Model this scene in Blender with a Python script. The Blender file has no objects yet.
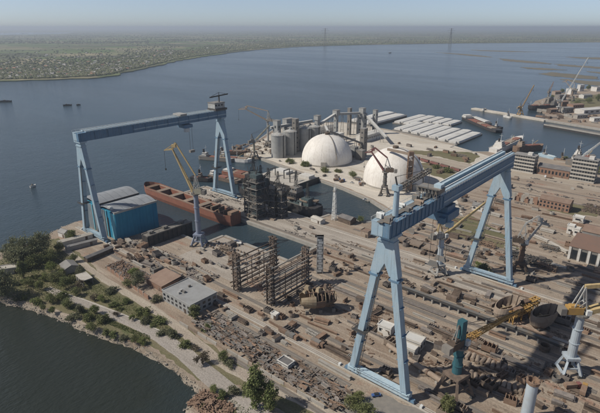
import bpy, bmesh, math, random
import numpy as np
from mathutils import Vector, Matrix
random.seed(7); RNG = np.random.default_rng(7)
SC = bpy.context.scene
COL = SC.collection
R = math.radians
# ------------------------------------------------------------------ camera
# yard axes: x runs along the gantry rails, y across the span, z up, metres
cam_data = bpy.data.cameras.new('camera'); cam = bpy.data.objects.new('camera', cam_data); COL.objects.link(cam)
cam.location = (93.6, -166.4, 160.0)
PITCH = math.atan((206.5 - 27.06) / 485.5)
cam.rotation_euler = (R(90) - PITCH, 0, R(40.6))
cam_data.sensor_width = 36.0; cam_data.lens = 36.0 * 485.5 / 600
cam_data.clip_start = 1.0; cam_data.clip_end = 200000
SC.camera = cam
# ------------------------------------------------------------------ sky and sun
SUN = Vector((-0.66, -0.75, 1.0)).normalized()          # towards the sun
w = bpy.data.worlds.new('World'); SC.world = w; w.use_nodes = True
nt = w.node_tree; nt.nodes.clear()
sky = nt.nodes.new('ShaderNodeTexSky'); sky.sky_type = 'NISHITA'; sky.sun_disc = False
sky.sun_elevation = math.asin(SUN.z); sky.sun_rotation = math.atan2(SUN.x, SUN.y)
sky.altitude = 0; sky.air_density = 0.5; sky.dust_density = 0.5; sky.ozone_density = 2.5
bg = nt.nodes.new('ShaderNodeBackground'); bg.inputs['Strength'].default_value = 0.108
out = nt.nodes.new('ShaderNodeOutputWorld')
hsv = nt.nodes.new('ShaderNodeHueSaturation'); hsv.inputs['Saturation'].default_value = 0.76; nt.links.new(sky.outputs[0], hsv.inputs['Color'])
nt.links.new(hsv.outputs[0], bg.inputs[0]); nt.links.new(bg.outputs[0], out.inputs[0])
sd = bpy.data.lights.new('sun', 'SUN'); sd.energy = 4.4; sd.angle = R(1.0); sd.color = (1.0, 0.93, 0.82)
so = bpy.data.objects.new('sun', sd); COL.objects.link(so); so.rotation_euler = SUN.to_track_quat('Z', 'Y').to_euler()
SC.view_settings.view_transform = 'Standard'; SC.view_settings.look = 'None'
SC.view_settings.exposure = 0.0; SC.view_settings.gamma = 1.0; SC.view_settings.use_curve_mapping = False
SC.cycles.use_denoising = True; SC.cycles.max_bounces = 6; SC.cycles.volume_bounces = 0
SC.cycles.transparent_max_bounces = 8; SC.cycles.caustics_reflective = False; SC.cycles.caustics_refractive = False

# ------------------------------------------------------------------ helpers
_c, _s = math.cos(R(-40.6)), math.sin(R(-40.6))
def yp(px, py, z=0.0):
    """yard position of a point surveyed in the photograph at height z"""
    a = px - 300; b = 206.5 - py
    dy = 485.5 * math.cos(PITCH) + b * math.sin(PITCH); dz = -485.5 * math.sin(PITCH) + b * math.cos(PITCH)
    t = (z - 160.0) / dz
    X = a * t - 37.2; Y = dy * t - 187.3
    return (X * _c + Y * _s, -X * _s + Y * _c)

def nodes_of(name):
    m = bpy.data.materials.new(name); m.use_nodes = True
    t = m.node_tree; t.nodes.clear()
    o = t.nodes.new('ShaderNodeOutputMaterial'); p = t.nodes.new('ShaderNodeBsdfPrincipled')
    t.links.new(p.outputs[0], o.inputs[0])
    return m, t, p
def N(t, kind, **kw):
    n = t.nodes.new(kind)
    for k, v in kw.items():
        if k in n.inputs: n.inputs[k].default_value = v
        else: setattr(n, k, v)
    return n
def noise(t, coord, scale, detail=6, rough=.6, stretch=(1, 1, 1), rot=(0, 0, 0)):
    mp = N(t, 'ShaderNodeMapping'); mp.inputs['Scale'].default_value = stretch; mp.inputs['Rotation'].default_value = rot
    t.links.new(coord, mp.inputs[0])
    n = N(t, 'ShaderNodeTexNoise', Scale=scale, Detail=detail, Roughness=rough)
    t.links.new(mp.outputs[0], n.inputs['Vector'])
    return n.outputs['Fac']
def ramp(t, fac, a, b, lo=(0, 0, 0, 1), hi=(1, 1, 1, 1)):
    r = N(t, 'ShaderNodeValToRGB'); r.color_ramp.elements[0].position = a; r.color_ramp.elements[1].position = b
    r.color_ramp.elements[0].color = lo; r.color_ramp.elements[1].color = hi
    t.links.new(fac, r.inputs[0]); return r.outputs[0]
def mix(t, fac, a, b, mode='MIX'):
    n = N(t, 'ShaderNodeMix', data_type='RGBA', blend_type=mode)
    for s, v in ((0, fac), (6, a), (7, b)):
        if isinstance(v, (int, float)): n.inputs[s].default_value = v
        elif isinstance(v, tuple): n.inputs[s].default_value = (*v[:3], 1)
        else: t.links.new(v, n.inputs[s])
    return n.outputs[2]
MATS = {}
def mat(name, c, c2=None, rough=.75, metal=0.0, scale=.35, lo=.42, hi=.68, streak=None, dirt=None, rnd=.12, bump=0.0, bscale=1.5, spec=.3, amount=1.0):
    """procedural painted / weathered surface: c mottled with c2, dark run-down streaks, per-object variation"""
    m, t, p = nodes_of(name)
    tc = N(t, 'ShaderNodeTexCoord'); geo = N(t, 'ShaderNodeNewGeometry')
    oi = N(t, 'ShaderNodeObjectInfo')
    col = c
    co = geo.outputs['Position']
    if c2:
        f = ramp(t, noise(t, co, scale, 8, .65), lo, hi)
        if amount < 1:
            mm = N(t, 'ShaderNodeMath', operation='MULTIPLY'); t.links.new(f, mm.inputs[0]); mm.inputs[1].default_value = amount; f = mm.outputs[0]
        col = mix(t, f, c, c2)
    if streak:
        f = ramp(t, noise(t, co, .9, 5, .6, (1.2, 1.2, .07)), .5, .72)
        mm = N(t, 'ShaderNodeMath', operation='MULTIPLY'); t.links.new(f, mm.inputs[0]); mm.inputs[1].default_value = .55
        col = mix(t, mm.outputs[0], col, streak)
    if dirt:
        f = ramp(t, noise(t, co, 1.7, 8, .7), .55, .75)
        col = mix(t, f, col, dirt)
    if rnd:
        mr = N(t, 'ShaderNodeMapRange'); t.links.new(oi.outputs['Random'], mr.inputs[0])
        mr.inputs[3].default_value = 1 - rnd; mr.inputs[4].default_value = 1 + rnd
        hs = N(t, 'ShaderNodeHueSaturation'); t.links.new(mr.outputs[0], hs.inputs['Value'])
        if isinstance(col, tuple): hs.inputs['Color'].default_value = (*col[:3], 1)
        else: t.links.new(col, hs.inputs['Color'])
        col = hs.outputs[0]
    if isinstance(col, tuple): p.inputs['Base Color'].default_value = (*col[:3], 1)
    else: t.links.new(col, p.inputs['Base Color'])
    p.inputs['Roughness'].default_value = rough; p.inputs['Metallic'].default_value = metal
    p.inputs['Specular IOR Level'].default_value = spec
    if bump:
        b = N(t, 'ShaderNodeBump', Strength=bump, Distance=.3)
        t.links.new(noise(t, co, bscale, 6, .6), b.inputs['Height']); t.links.new(b.outputs[0], p.inputs['Normal'])
    MATS[name] = m
    return m

class MB:
    """collects simple solids and links them as ONE mesh object"""
    def __init__(s): s.v = []; s.f = []
    def add(s, vs, fs):
        o = len(s.v); s.v += [tuple(x) for x in vs]; s.f += [tuple(i + o for i in f) for f in fs]; return s
    def box(s, c, d, rz=0.0, taper=1.0, rx=0.0, ry=0.0):
        hx, hy, hz = d[0] / 2, d[1] / 2, d[2] / 2
        vs = [Vector((x * (taper if z > 0 else 1), y * (taper if z > 0 else 1), z)) for z in (-hz, hz) for x, y in ((-hx, -hy), (hx, -hy), (hx, hy), (-hx, hy))]
        if rz or rx or ry:
            m = Matrix.Rotation(rz, 3, 'Z') @ Matrix.Rotation(ry, 3, 'Y') @ Matrix.Rotation(rx, 3, 'X'); vs = [m @ v for v in vs]
        c = Vector(c)
        return s.add([v + c for v in vs], [(3, 2, 1, 0), (4, 5, 6, 7), (0, 1, 5, 4), (1, 2, 6, 5), (2, 3, 7, 6), (3, 0, 4, 7)])
    def bar(s, a, b, w, h=None, w2=None, h2=None):
        """rectangular bar from a to b, w across, h deep; may taper to w2, h2"""
        a = Vector(a); b = Vector(b); d = (b - a)
        if d.length < 1e-6: return s
        d.normalize(); h = h or w; w2 = w2 or w; h2 = h2 or h
        up = Vector((0, 0, 1)) if abs(d.z) < .95 else Vector((0, 1, 0))
        x = d.cross(up).normalized(); y = x.cross(d).normalized()
        vs = [p + x * (i * ww / 2) + y * (j * hh / 2) for p, ww, hh in ((a, w, h), (b, w2, h2)) for i, j in ((-1, -1), (1, -1), (1, 1), (-1, 1))]
        return s.add(vs, [(3, 2, 1, 0), (4, 5, 6, 7), (0, 1, 5, 4), (1, 2, 6, 5), (2, 3, 7, 6), (3, 0, 4, 7)])
    def tube(s, a, b, r, r2=None, n=8, cap=True):
        a = Vector(a); b = Vector(b); d = (b - a).normalized(); r2 = r if r2 is None else r2
        up = Vector((0, 0, 1)) if abs(d.z) < .95 else Vector((0, 1, 0))
        x = d.cross(up).normalized(); y = x.cross(d).normalized()
        vs = [p + (x * math.cos(k * 2 * math.pi / n) + y * math.sin(k * 2 * math.pi / n)) * rr for p, rr in ((a, r), (b, r2)) for k in range(n)]
        fs = [(k, (k + 1) % n, n + (k + 1) % n, n + k) for k in range(n)]
        if cap: fs += [tuple(range(n))[::-1], tuple(range(n, 2 * n))]
        return s.add(vs, fs)
    def lathe(s, prof, n=24, c=(0, 0, 0), a0=0.0, a1=2 * math.pi):
        full = abs(a1 - a0 - 2 * math.pi) < 1e-6; m = n if full else n + 1
        vs = [(c[0] + r * math.cos(a0 + (a1 - a0) * k / n), c[1] + r * math.sin(a0 + (a1 - a0) * k / n), c[2] + z) for r, z in prof for k in range(m)]
        fs = []
        for i in range(len(prof) - 1):
            for k in range(n):
                k2 = (k + 1) % m; fs.append((i * m + k, i * m + k2, (i + 1) * m + k2, (i + 1) * m + k))
        return s.add(vs, fs)
    def prism(s, pts, z0, z1):
        n = len(pts)
        a = sum(pts[i][0] * pts[(i + 1) % n][1] - pts[(i + 1) % n][0] * pts[i][1] for i in range(n))
        if a < 0: pts = pts[::-1]
        return s.add([(x, y, z0) for x, y in pts] + [(x, y, z1) for x, y in pts],
                     [tuple(range(n))[::-1], tuple(range(n, 2 * n))] + [(i, (i + 1) % n, n + (i + 1) % n, n + i) for i in range(n)])
    def gable(s, c, d, rise, over=.4):
        """pitched roof shell, ridge along x; c = centre of the eaves plane"""
        hx, hy = d[0] / 2 + over, d[1] / 2 + over; x, y, z = c; th = .35
        P = [(-hy, 0), (0, rise), (hy, 0), (hy, -th), (0, rise - th), (-hy, -th)]
        vs = [(x + sx * hx, y + a, z + b) for sx in (-1, 1) for a, b in P]
        fs = [(i, (i + 1) % 6, 6 + (i + 1) % 6, 6 + i) for i in range(6)] + [(0, 5, 4, 1), (1, 4, 3, 2), (6, 7, 10, 11), (7, 8, 9, 10)]
        return s.add(vs, [f[::-1] for f in fs])
    def lattice(s, a, b, w, h, n, t=.25, w2=None, h2=None, chord=None):
        """box truss from a to b with n bays"""
        a = Vector(a); b = Vector(b); d = (b - a).normalized(); w2 = w2 or w; h2 = h2 or h; chord = chord or t * 1.5
        up = Vector((0, 0, 1)) if abs(d.z) < .95 else Vector((0, 1, 0))
        x = d.cross(up).normalized(); y = x.cross(d).normalized()
        def P(k, i, j):
            q = k / n; return a.lerp(b, q) + x * (i * (w + (w2 - w) * q) / 2) + y * (j * (h + (h2 - h) * q) / 2)
        cs = [(-1, -1), (1, -1), (1, 1), (-1, 1)]
        for i, j in cs: s.bar(P(0, i, j), P(n, i, j), chord)
        for k in range(n):
            for q in range(4):
                c0, c1 = cs[q], cs[(q + 1) % 4]
                s.bar(P(k, *c0), P(k + 1, *c1), t) if (k + q) % 2 else s.bar(P(k, *c1), P(k + 1, *c0), t)
            for q in range(4): s.bar(P(k + 1, *cs[q]), P(k + 1, *cs[(q + 1) % 4]), t)
        return s
    def build(s, name, m, parent=None, smooth=False, loc=None, rz=0.0):
        me = bpy.data.meshes.new(name); me.from_pydata(s.v, [], s.f); me.update()
        if smooth: me.polygons.foreach_set('use_smooth', [True] * len(me.polygons))
        return obj(name, me, m, parent, loc, rz)
def obj(name, me, m, parent=None, loc=None, rz=0.0):
    if m is not None and not me.materials: me.materials.append(MATS[m] if isinstance(m, str) else m)
    o = bpy.data.objects.new(name, me); COL.objects.link(o)
    if parent: o.parent = parent
    if loc: o.location = loc
    if rz: o.rotation_euler = (0, 0, rz)
    return o
def tag(o, label=None, cat=None, group=None, kind=None):
    if label: o['label'] = label
    if cat: o['category'] = cat
    if group: o['group'] = group
    if kind: o['kind'] = kind
    return o
def thing(name, label, cat, loc=(0, 0, 0), rz=0.0, group=None):
    o = bpy.data.objects.new(name, None); COL.objects.link(o); o.empty_display_size = .5
    o.location = (loc[0], loc[1], loc[2] if len(loc) > 2 else 0.0); o.rotation_euler = (0, 0, rz)
    return tag(o, label, cat, group)
def dup(o, loc=None, rz=None, parent=None, label=None, scale=None):
    c = o.copy(); COL.objects.link(c); c.parent = parent
    if loc is not None: c.location = (loc[0], loc[1], loc[2] if len(loc) > 2 else 0.0)
    if rz is not None: c.rotation_euler = (0, 0, rz)
    if scale is not None: c.scale = scale if isinstance(scale, tuple) else (scale,) * 3
    if label: c['label'] = label
    for ch in list(o.children): dup(ch, parent=c)
    return c
def struct(name, mb, m, parent=None):
    o = mb.build(name, m, parent); o['kind'] = 'structure'; return o
def smooth_line(pts, step=4.0, jit=0.0, seed=1):
    rr = random.Random(seed); out = []
    for (x0, y0), (x1, y1) in zip(pts[:-1], pts[1:]):
        L = math.hypot(x1 - x0, y1 - y0); n = max(1, int(L / step))
        for k in range(n):
            q = k / n; out.append((x0 + (x1 - x0) * q + rr.uniform(-jit, jit), y0 + (y1 - y0) * q + rr.uniform(-jit, jit)))
    out.append(pts[-1]); return out
def blob(pts, step=3.0, jit=1.0, seed=1):
    return smooth_line(list(pts) + [pts[0]], step, jit, seed)[:-1]
# ------------------------------------------------------------------ materials
def ground_mat(name, c1, c2, c3, c4, dark):
    m, t, p = nodes_of(name); g = N(t, 'ShaderNodeNewGeometry').outputs['Position']
    big = ramp(t, noise(t, g, .012, 6, .6, (.6, 1.6, 1)), .38, .62)
    col = mix(t, big, c1, c2)
    st = ramp(t, noise(t, g, .16, 6, .65, (.09, 1.3, 1)), .46, .62)
    col = mix(t, st, col, c3)
    rust = ramp(t, noise(t, g, .045, 8, .68, (.45, 1.3, 1)), .56, .68)
    col = mix(t, rust, col, c4)
    dk = ramp(t, noise(t, g, .22, 8, .72, (.4, 1.1, 1)), .57, .68)
    mm = N(t, 'ShaderNodeMath', operation='MULTIPLY'); t.links.new(dk, mm.inputs[0]); mm.inputs[1].default_value = .7
    col = mix(t, mm.outputs[0], col, dark)
    fine = ramp(t, noise(t, g, 1.1, 6, .75), .3, .75, (.62, .62, .62, 1), (1.3, 1.3, 1.3, 1))
    col = mix(t, 1.0, col, fine, 'MULTIPLY')
    t.links.new(col, p.inputs['Base Color']); p.inputs['Roughness'].default_value = .95; p.inputs['Specular IOR Level'].default_value = .15
    b = N(t, 'ShaderNodeBump', Strength=.6, Distance=.5); t.links.new(noise(t, g, .7, 8, .7), b.inputs['Height']); t.links.new(b.outputs[0], p.inputs['Normal'])
    MATS[name] = m
ground_mat('yard_soil', (0.255, 0.198, 0.151), (0.315, 0.263, 0.209), (0.378, 0.32, 0.258), (0.298, 0.173, 0.122), (0.095, 0.08, 0.066))
ground_mat('port_concrete', (0.538, 0.499, 0.435), (0.447, 0.408, 0.344), (0.612, 0.56, 0.483), (0.428, 0.363, 0.286), (0.223, 0.205, 0.171))
ground_mat('sand_bank', (0.249, 0.211, 0.166), (0.203, 0.168, 0.13), (0.288, 0.25, 0.205), (0.193, 0.149, 0.112), (0.099, 0.09, 0.074))
ground_mat('dry_grass', (.135, .13, .07), (.165, .15, .085), (.19, .165, .105), (.10, .115, .05), (.075, .08, .04))
ground_mat('track_dirt', (0.369, 0.318, 0.257), (0.337, 0.286, 0.235), (0.411, 0.365, 0.3), (0.306, 0.254, 0.203), (0.225, 0.191, 0.156))
ground_mat('slab_concrete', (0.357, 0.318, 0.273), (0.315, 0.28, 0.24), (0.41, 0.37, 0.321), (0.313, 0.249, 0.194), (0.168, 0.148, 0.123))
ground_mat('asphalt_grey', (.33, .30, .265), (.30, .27, .24), (.37, .335, .30), (.29, .25, .215), (.20, .18, .155))
ground_mat('mud_bar', (.17, .15, .11), (.14, .13, .095), (.19, .165, .125), (.12, .115, .075), (.09, .09, .065))
ground_mat('far_land_soil', (.10, .105, .06), (.13, .125, .075), (.16, .145, .095), (.085, .10, .05), (.06, .075, .04))
def water_mat(name, deep, shallow, wave, strength, rough):
    m, t, p = nodes_of(name); g = N(t, 'ShaderNodeNewGeometry').outputs['Position']
    wind = ramp(t, noise(t, g, .0035, 6, .62, (.35, 1.5, 1), (0, 0, .75)), .38, .64)
    cur = ramp(t, noise(t, g, .0016, 5, .6, (.5, 1.3, 1), (0, 0, .4)), .35, .65)
    col = mix(t, cur, deep, shallow)
    vd = N(t, 'ShaderNodeVectorMath', operation='DISTANCE'); t.links.new(g, vd.inputs[0]); vd.inputs[1].default_value = (-150, -170, 0)   # darker olive tint off the near shore, fading with distance
    nz = N(t, 'ShaderNodeMath', operation='MULTIPLY_ADD'); t.links.new(noise(t, g, .02, 4, .6), nz.inputs[0]); nz.inputs[1].default_value = 120; t.links.new(vd.outputs['Value'], nz.inputs[2])
    mk = N(t, 'ShaderNodeMapRange'); t.links.new(nz.outputs[0], mk.inputs[0]); mk.inputs[1].default_value = 170; mk.inputs[2].default_value = 330
    col = mix(t, mk.outputs[0], (.024, .029, .023), col)
    t.links.new(col, p.inputs['Base Color']); p.inputs['IOR'].default_value = 1.33
    mr = N(t, 'ShaderNodeMapRange'); t.links.new(wind, mr.inputs[0]); mr.inputs[3].default_value = rough * .9; mr.inputs[4].default_value = rough * 1.5; t.links.new(mr.outputs[0], p.inputs['Roughness'])
    p.inputs['Specular IOR Level'].default_value = .42
    a = noise(t, g, wave, 5, .65, (1.0, .5, 1), (0, 0, .5)); b2 = noise(t, g, wave * .16, 4, .6, (1, .6, 1), (0, 0, .6))
    ad = N(t, 'ShaderNodeMath', operation='ADD'); t.links.new(a, ad.inputs[0]); t.links.new(b2, ad.inputs[1])
    ms = N(t, 'ShaderNodeMapRange'); t.links.new(wind, ms.inputs[0]); ms.inputs[3].default_value = strength * .75; ms.inputs[4].default_value = strength * 1.15
    b = N(t, 'ShaderNodeBump', Distance=1.2); t.links.new(ms.outputs[0], b.inputs['Strength']); t.links.new(ad.outputs[0], b.inputs['Height']); t.links.new(b.outputs[0], p.inputs['Normal'])
    MATS[name] = m
water_mat('river_water', (.024, .038, .045), (.036, .062, .082), .42, .6, .12)
def field_mat(name):
    m, t, p = nodes_of(name); g = N(t, 'ShaderNodeNewGeometry').outputs['Position']
    mp = N(t, 'ShaderNodeMapping'); mp.inputs['Scale'].default_value = (.0016, .0032, 1); mp.inputs['Rotation'].default_value = (0, 0, .66); t.links.new(g, mp.inputs[0])
    vo = N(t, 'ShaderNodeTexVoronoi', Scale=1.0); vo.distance = 'CHEBYCHEV'; t.links.new(mp.outputs[0], vo.inputs['Vector'])
    sep = N(t, 'ShaderNodeSeparateColor'); t.links.new(vo.outputs['Color'], sep.inputs[0])
    r = N(t, 'ShaderNodeValToRGB'); t.links.new(sep.outputs[0], r.inputs[0]); e = r.color_ramp.elements
    e[0].color = (.13, .125, .085, 1); e[1].position = 1.0; e[1].color = (.29, .25, .17, 1)
    for q, c in ((.3, (.11, .15, .06, 1)), (.55, (.22, .20, .13, 1)), (.75, (.09, .14, .05, 1))):
        k = e.new(q); k.color = c
    big = ramp(t, noise(t, g, .0016, 7, .7, (1, 1, 1)), .46, .58)
    col = mix(t, big, r.outputs[0], (.085, .09, .06))
    fine = ramp(t, noise(t, g, .012, 7, .75), .3, .7, (.6, .6, .6, 1), (1.3, 1.3, 1.3, 1))
    col = mix(t, 1.0, col, fine, 'MULTIPLY')
    t.links.new(col, p.inputs['Base Color']); p.inputs['Roughness'].default_value = 1.0; p.inputs['Specular IOR Level'].default_value = .1
    MATS[name] = m
field_mat('far_fields')
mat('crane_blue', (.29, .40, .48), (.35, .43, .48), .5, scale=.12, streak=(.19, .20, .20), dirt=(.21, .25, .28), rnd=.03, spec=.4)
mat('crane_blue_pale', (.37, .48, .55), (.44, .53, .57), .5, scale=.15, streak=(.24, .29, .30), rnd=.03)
mat('crane_blue_deep_shade', (.10, .19, .29), (.15, .23, .31), .5, scale=.15, streak=(.10, .11, .12), dirt=(.11, .15, .19), rnd=.03)  # darker copy of the crane blue, with shade put into its colour
mat('crane_white', (.62, .64, .63), (.5, .5, .47), .6, streak=(.32, .28, .23), rnd=.05)
mat('dark_steel', (.055, .058, .06), (.10, .085, .07), .7, metal=.1, rnd=.25)
mat('mid_steel', (.16, .16, .155), (.20, .16, .12), .7, rnd=.25)
mat('pale_steel', (.36, .37, .365), (.28, .25, .21), .65, streak=(.2, .17, .14), rnd=.12)
mat('rust', (.175, .115, .08), (.235, .165, .12), .9, scale=.5, rnd=.3, bump=.3)
mat('rust_dark', (.10, .078, .062), (.17, .125, .095), .9, scale=.5, rnd=.35, bump=.3)
mat('rust_pale', (.265, .215, .17), (.215, .16, .12), .9, scale=.5, rnd=.25, bump=.3)
mat('scrap_grey', (.14, .125, .115), (.22, .19, .165), .85, scale=.6, rnd=.35, bump=.3)
mat('shed_blue', (.022, .20, .33), (.035, .25, .37), .6, scale=.05, streak=(.018, .13, .21), rnd=.03)
mat('shed_blue_pale', (.12, .36, .46), (.17, .40, .48), .6, streak=(.08, .24, .3), rnd=.03)
mat('shed_slate', (.14, .165, .185), (.19, .21, .22), .7, streak=(.08, .09, .1), rnd=.05)
mat('roof_bluegrey', (.26, .275, .29), (.21, .22, .235), .7, scale=.15, dirt=(.17, .175, .18), rnd=.03)
mat('bitumen', (.13, .125, .125), (.19, .18, .17), .85, scale=.2, dirt=(.09, .085, .085), rnd=.06)
mat('hull_orange', (.24, .10, .065), (.185, .08, .055), .7, scale=.25, streak=(.15, .07, .05), dirt=(.20, .12, .09), rnd=.05)
mat('hull_black', (.03, .032, .036), (.06, .055, .05), .6, streak=(.10, .07, .05), rnd=.1)
mat('hull_teal', (.055, .085, .09), (.085, .105, .105), .7, streak=(.045, .05, .05), dirt=(.10, .085, .07), rnd=.1)
mat('hull_white', (.62, .61, .58), (.5, .48, .44), .6, streak=(.35, .28, .22), rnd=.06)
mat('deck_red', (.24, .10, .07), (.19, .11, .085), .8, dirt=(.12, .09, .08), rnd=.1)
mat('silo_concrete', (.33, .335, .325), (.28, .28, .27), .8, scale=.2, streak=(.20, .195, .185), rnd=.05)
mat('dome_white', (.74, .715, .67), (.62, .585, .535), .6, scale=.05, streak=(.44, .39, .33), dirt=(.60, .56, .50), rnd=.01)
mat('roof_white', (.55, .545, .52), (.46, .45, .42), .7, scale=.09, streak=None, dirt=(.42, .39, .35), rnd=.05)
mat('concrete', (.34, .32, .285), (.27, .25, .22), .85, scale=.25, dirt=(.20, .18, .155), rnd=.08)
mat('concrete_dark', (.17, .16, .145), (.22, .2, .175), .85, scale=.3, rnd=.1)
mat('plaster_white', (.58, .565, .53), (.48, .46, .42), .8, scale=.3, streak=(.33, .3, .26), rnd=.08)
mat('brick', (.27, .165, .115), (.235, .15, .11), .9, scale=.4, dirt=(.19, .12, .09), rnd=.1)
mat('roof_brown', (.215, .15, .115), (.26, .19, .145), .9, scale=.2, dirt=(.14, .1, .08), rnd=.12)
mat('roof_red', (.195, .125, .095), (.175, .12, .095), .9, scale=.2, rnd=.15)
mat('roof_grey', (.24, .235, .225), (.18, .17, .16), .85, scale=.2, rnd=.15)
mat('roof_slate', (.27, .275, .275), (.22, .22, .215), .85, scale=.2, dirt=(.17, .165, .16), rnd=.03)
mat('glass_dark', (.025, .03, .035), None, .15, rnd=.2, spec=.6)
mat('jib_yellow', (.47, .36, .18), (.40, .30, .165), .6, scale=.3, streak=(.25, .17, .09), rnd=.05)
mat('jib_ochre', (.40, .245, .075), (.33, .2, .08), .7, scale=.3, rnd=.08)
mat('hull_cream', (.32, .26, .175), (.24, .175, .115), .75, scale=.25, streak=(.2, .13, .08), rnd=.05)
mat('column_grey', (.37, .425, .47), (.33, .36, .38), .6, scale=.2, streak=(.27, .26, .24), rnd=.06)
mat('column_violet', (.19, .22, .285), (.22, .24, .29), .6, scale=.2, rnd=.05)
mat('column_teal', (.03, .10, .125), (.045, .13, .15), .6, scale=.3, streak=(.03, .06, .07), rnd=.05)
mat('crane_red', (.22, .09, .08), (.17, .09, .085), .75, rnd=.1)
mat('crane_olive', (.30, .285, .22), (.24, .22, .17), .75, rnd=.1)
mat('light_slab', (.44, .415, .37), (.37, .34, .295), .85, scale=.2, dirt=(.27, .24, .2), rnd=.08)
mat('rock', (.30, .27, .23), (.22, .195, .165), .95, scale=.6, rnd=.25, bump=.5)
mat('bark', (.10, .08, .06), (.15, .12, .09), .95, scale=2, rnd=.2)
mat('van_blue', (.05, .10, .25), None, .4, rnd=.3)
mat('car_white', (.6, .6, .6), None, .4, rnd=.2)
mat('tyre', (.02, .02, .02), None, .9)
mat('house_wall', (.48, .45, .40), (.40, .36, .31), .85, scale=.05, rnd=.3)
mat('house_roof_pale', (.33, .32, .31), None, .85, rnd=.35)
mat('house_roof_red', (.24, .13, .09), None, .9, rnd=.3)
mat('rail_steel', (.19, .15, .125), (.26, .2, .16), .6, metal=.3, rnd=.1)
def leaf_mat(name, c1, c2, c3):
    m, t, p = nodes_of(name); g = N(t, 'ShaderNodeNewGeometry')
    col = mix(t, ramp(t, noise(t, g.outputs['Position'], .5, 3, .6), .35, .65), c1, c2)
    rn = N(t, 'ShaderNodeObjectInfo'); mr = N(t, 'ShaderNodeMapRange'); t.links.new(rn.outputs['Random'], mr.inputs[0]); mr.inputs[4].default_value = .5
    col = mix(t, mr.outputs[0], col, c3)
    t.links.new(col, p.inputs['Base Color']); p.inputs['Roughness'].default_value = .8; p.inputs['Specular IOR Level'].default_value = .2
    tr = N(t, 'ShaderNodeBsdfTranslucent'); t.links.new(col, tr.inputs[0])
    ms = N(t, 'ShaderNodeMixShader'); ms.inputs[0].default_value = .25; t.links.new(p.outputs[0], ms.inputs[1]); t.links.new(tr.outputs[0], ms.inputs[2])
    o = [x for x in t.nodes if x.type == 'OUTPUT_MATERIAL'][0]; t.links.new(ms.outputs[0], o.inputs[0])
    MATS[name] = m
leaf_mat('leaf_green', (.14, .175, .065), (.19, .205, .09), (.175, .165, .08))
leaf_mat('leaf_dark', (.14, .155, .085), (.18, .185, .11), (.185, .17, .11))
leaf_mat('leaf_fresh', (.16, .20, .06), (.20, .225, .085), (.17, .175, .075))
leaf_mat('leaf_bare', (.13, .105, .075), (.16, .125, .09), (.11, .10, .065))
# ------------------------------------------------------------------ terrain
WATER_Z = -2.4
CAMXY = Vector((93.6, -166.4)); FWD = Vector((-.6508, .7593)); RGT = Vector((.7593, .6508))
def cp(d, s): q = CAMXY + FWD * d + RGT * s; return (q.x, q.y)
def sheet(pts, z):
    m = MB(); n = len(pts)
    a = sum(pts[i][0] * pts[(i + 1) % n][1] - pts[(i + 1) % n][0] * pts[i][1] for i in range(n))
    if a < 0: pts = pts[::-1]
    return m.add([(x, y, z) for x, y in pts], [tuple(range(n))])
struct('river', sheet([cp(-9000, -70000), cp(-9000, 70000), cp(90000, 70000), cp(90000, -70000)], WATER_Z), 'river_water')
PXL = lambda s, z=0.0: [yp(float(a.split(',')[0]), float(a.split(',')[1]), z) for a in s.split()]
front = PXL('185,440 188,413 194,399 203,388 180,368 160,354 140,345 120,337 100,331 80,322 60,313 45,309 30,304 15,300 0,297 -30,293 -100,288')
back = PXL('-100,258 -30,255 0,252 20,247 45,237 60,228 75,222 88,219')
front_s = smooth_line(front, 3.0, .8, 3); back_s = smooth_line(back, 3.0, 1.0, 4)
land = front_s + back_s + [(-304, 16), (-304, 47), (-190, 47), (-190, 69), (-119, 69), (-119, 105), (-305, 105), (-305, 143), (-156, 143), (-153, 164),
    (-118, 168), (-103, 186), (-114, 206), (-146, 223), (-189, 236), (-220, 242), (-248, 250), (-264, 251), (-344, 268), (-372, 262), (-398, 288), (-425, 345), (-460, 413),
    (-455, 500), (-414, 541), (-350, 540), (-320, 537), (-186, 505), (-184, 484), (-150, 478), (-131, 494), (-74, 508), (10, 492), (500, 470), (700, 300), (600, -260), (120, -260)]
LAND = MB().prism(land, -9, 0)
struct('ground', LAND, 'yard_soil')
def quay(name, pts, w=2.6, z0=-6, z1=.35, m='concrete'):
    """coping beam along a quay edge"""
    b = MB()
    for a, c in zip(pts[:-1], pts[1:]):
        a = Vector((*a, 0)); c = Vector((*c, 0)); d = (c - a).normalized(); nn = Vector((-d.y, d.x, 0)) * (w / 2 - .35)
        b.bar(a + nn + Vector((0, 0, (z0 + z1) / 2)), c + nn + Vector((0, 0, (z0 + z1) / 2)), w, z1 - z0)
    return struct(name, b, m)
quay('quay_wall', [(-304, 16), (-304, 47), (-190, 47.2), (-190, 69), (-119, 69), (-119, 105), (-305, 105), (-305, 143), (-156, 143), (-153, 164), (-118, 168), (-103, 186), (-114, 206), (-146, 223), (-189, 236), (-220, 242), (-264, 251), (-344, 268)])
quay('quay_wall', [(-425, 345), (-460, 413), (-455, 500), (-414, 541), (-350, 540), (-320, 537), (-186, 505), (-184, 484), (-150, 478), (-131, 494), (-74, 508), (10, 492), (500, 470)])
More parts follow.
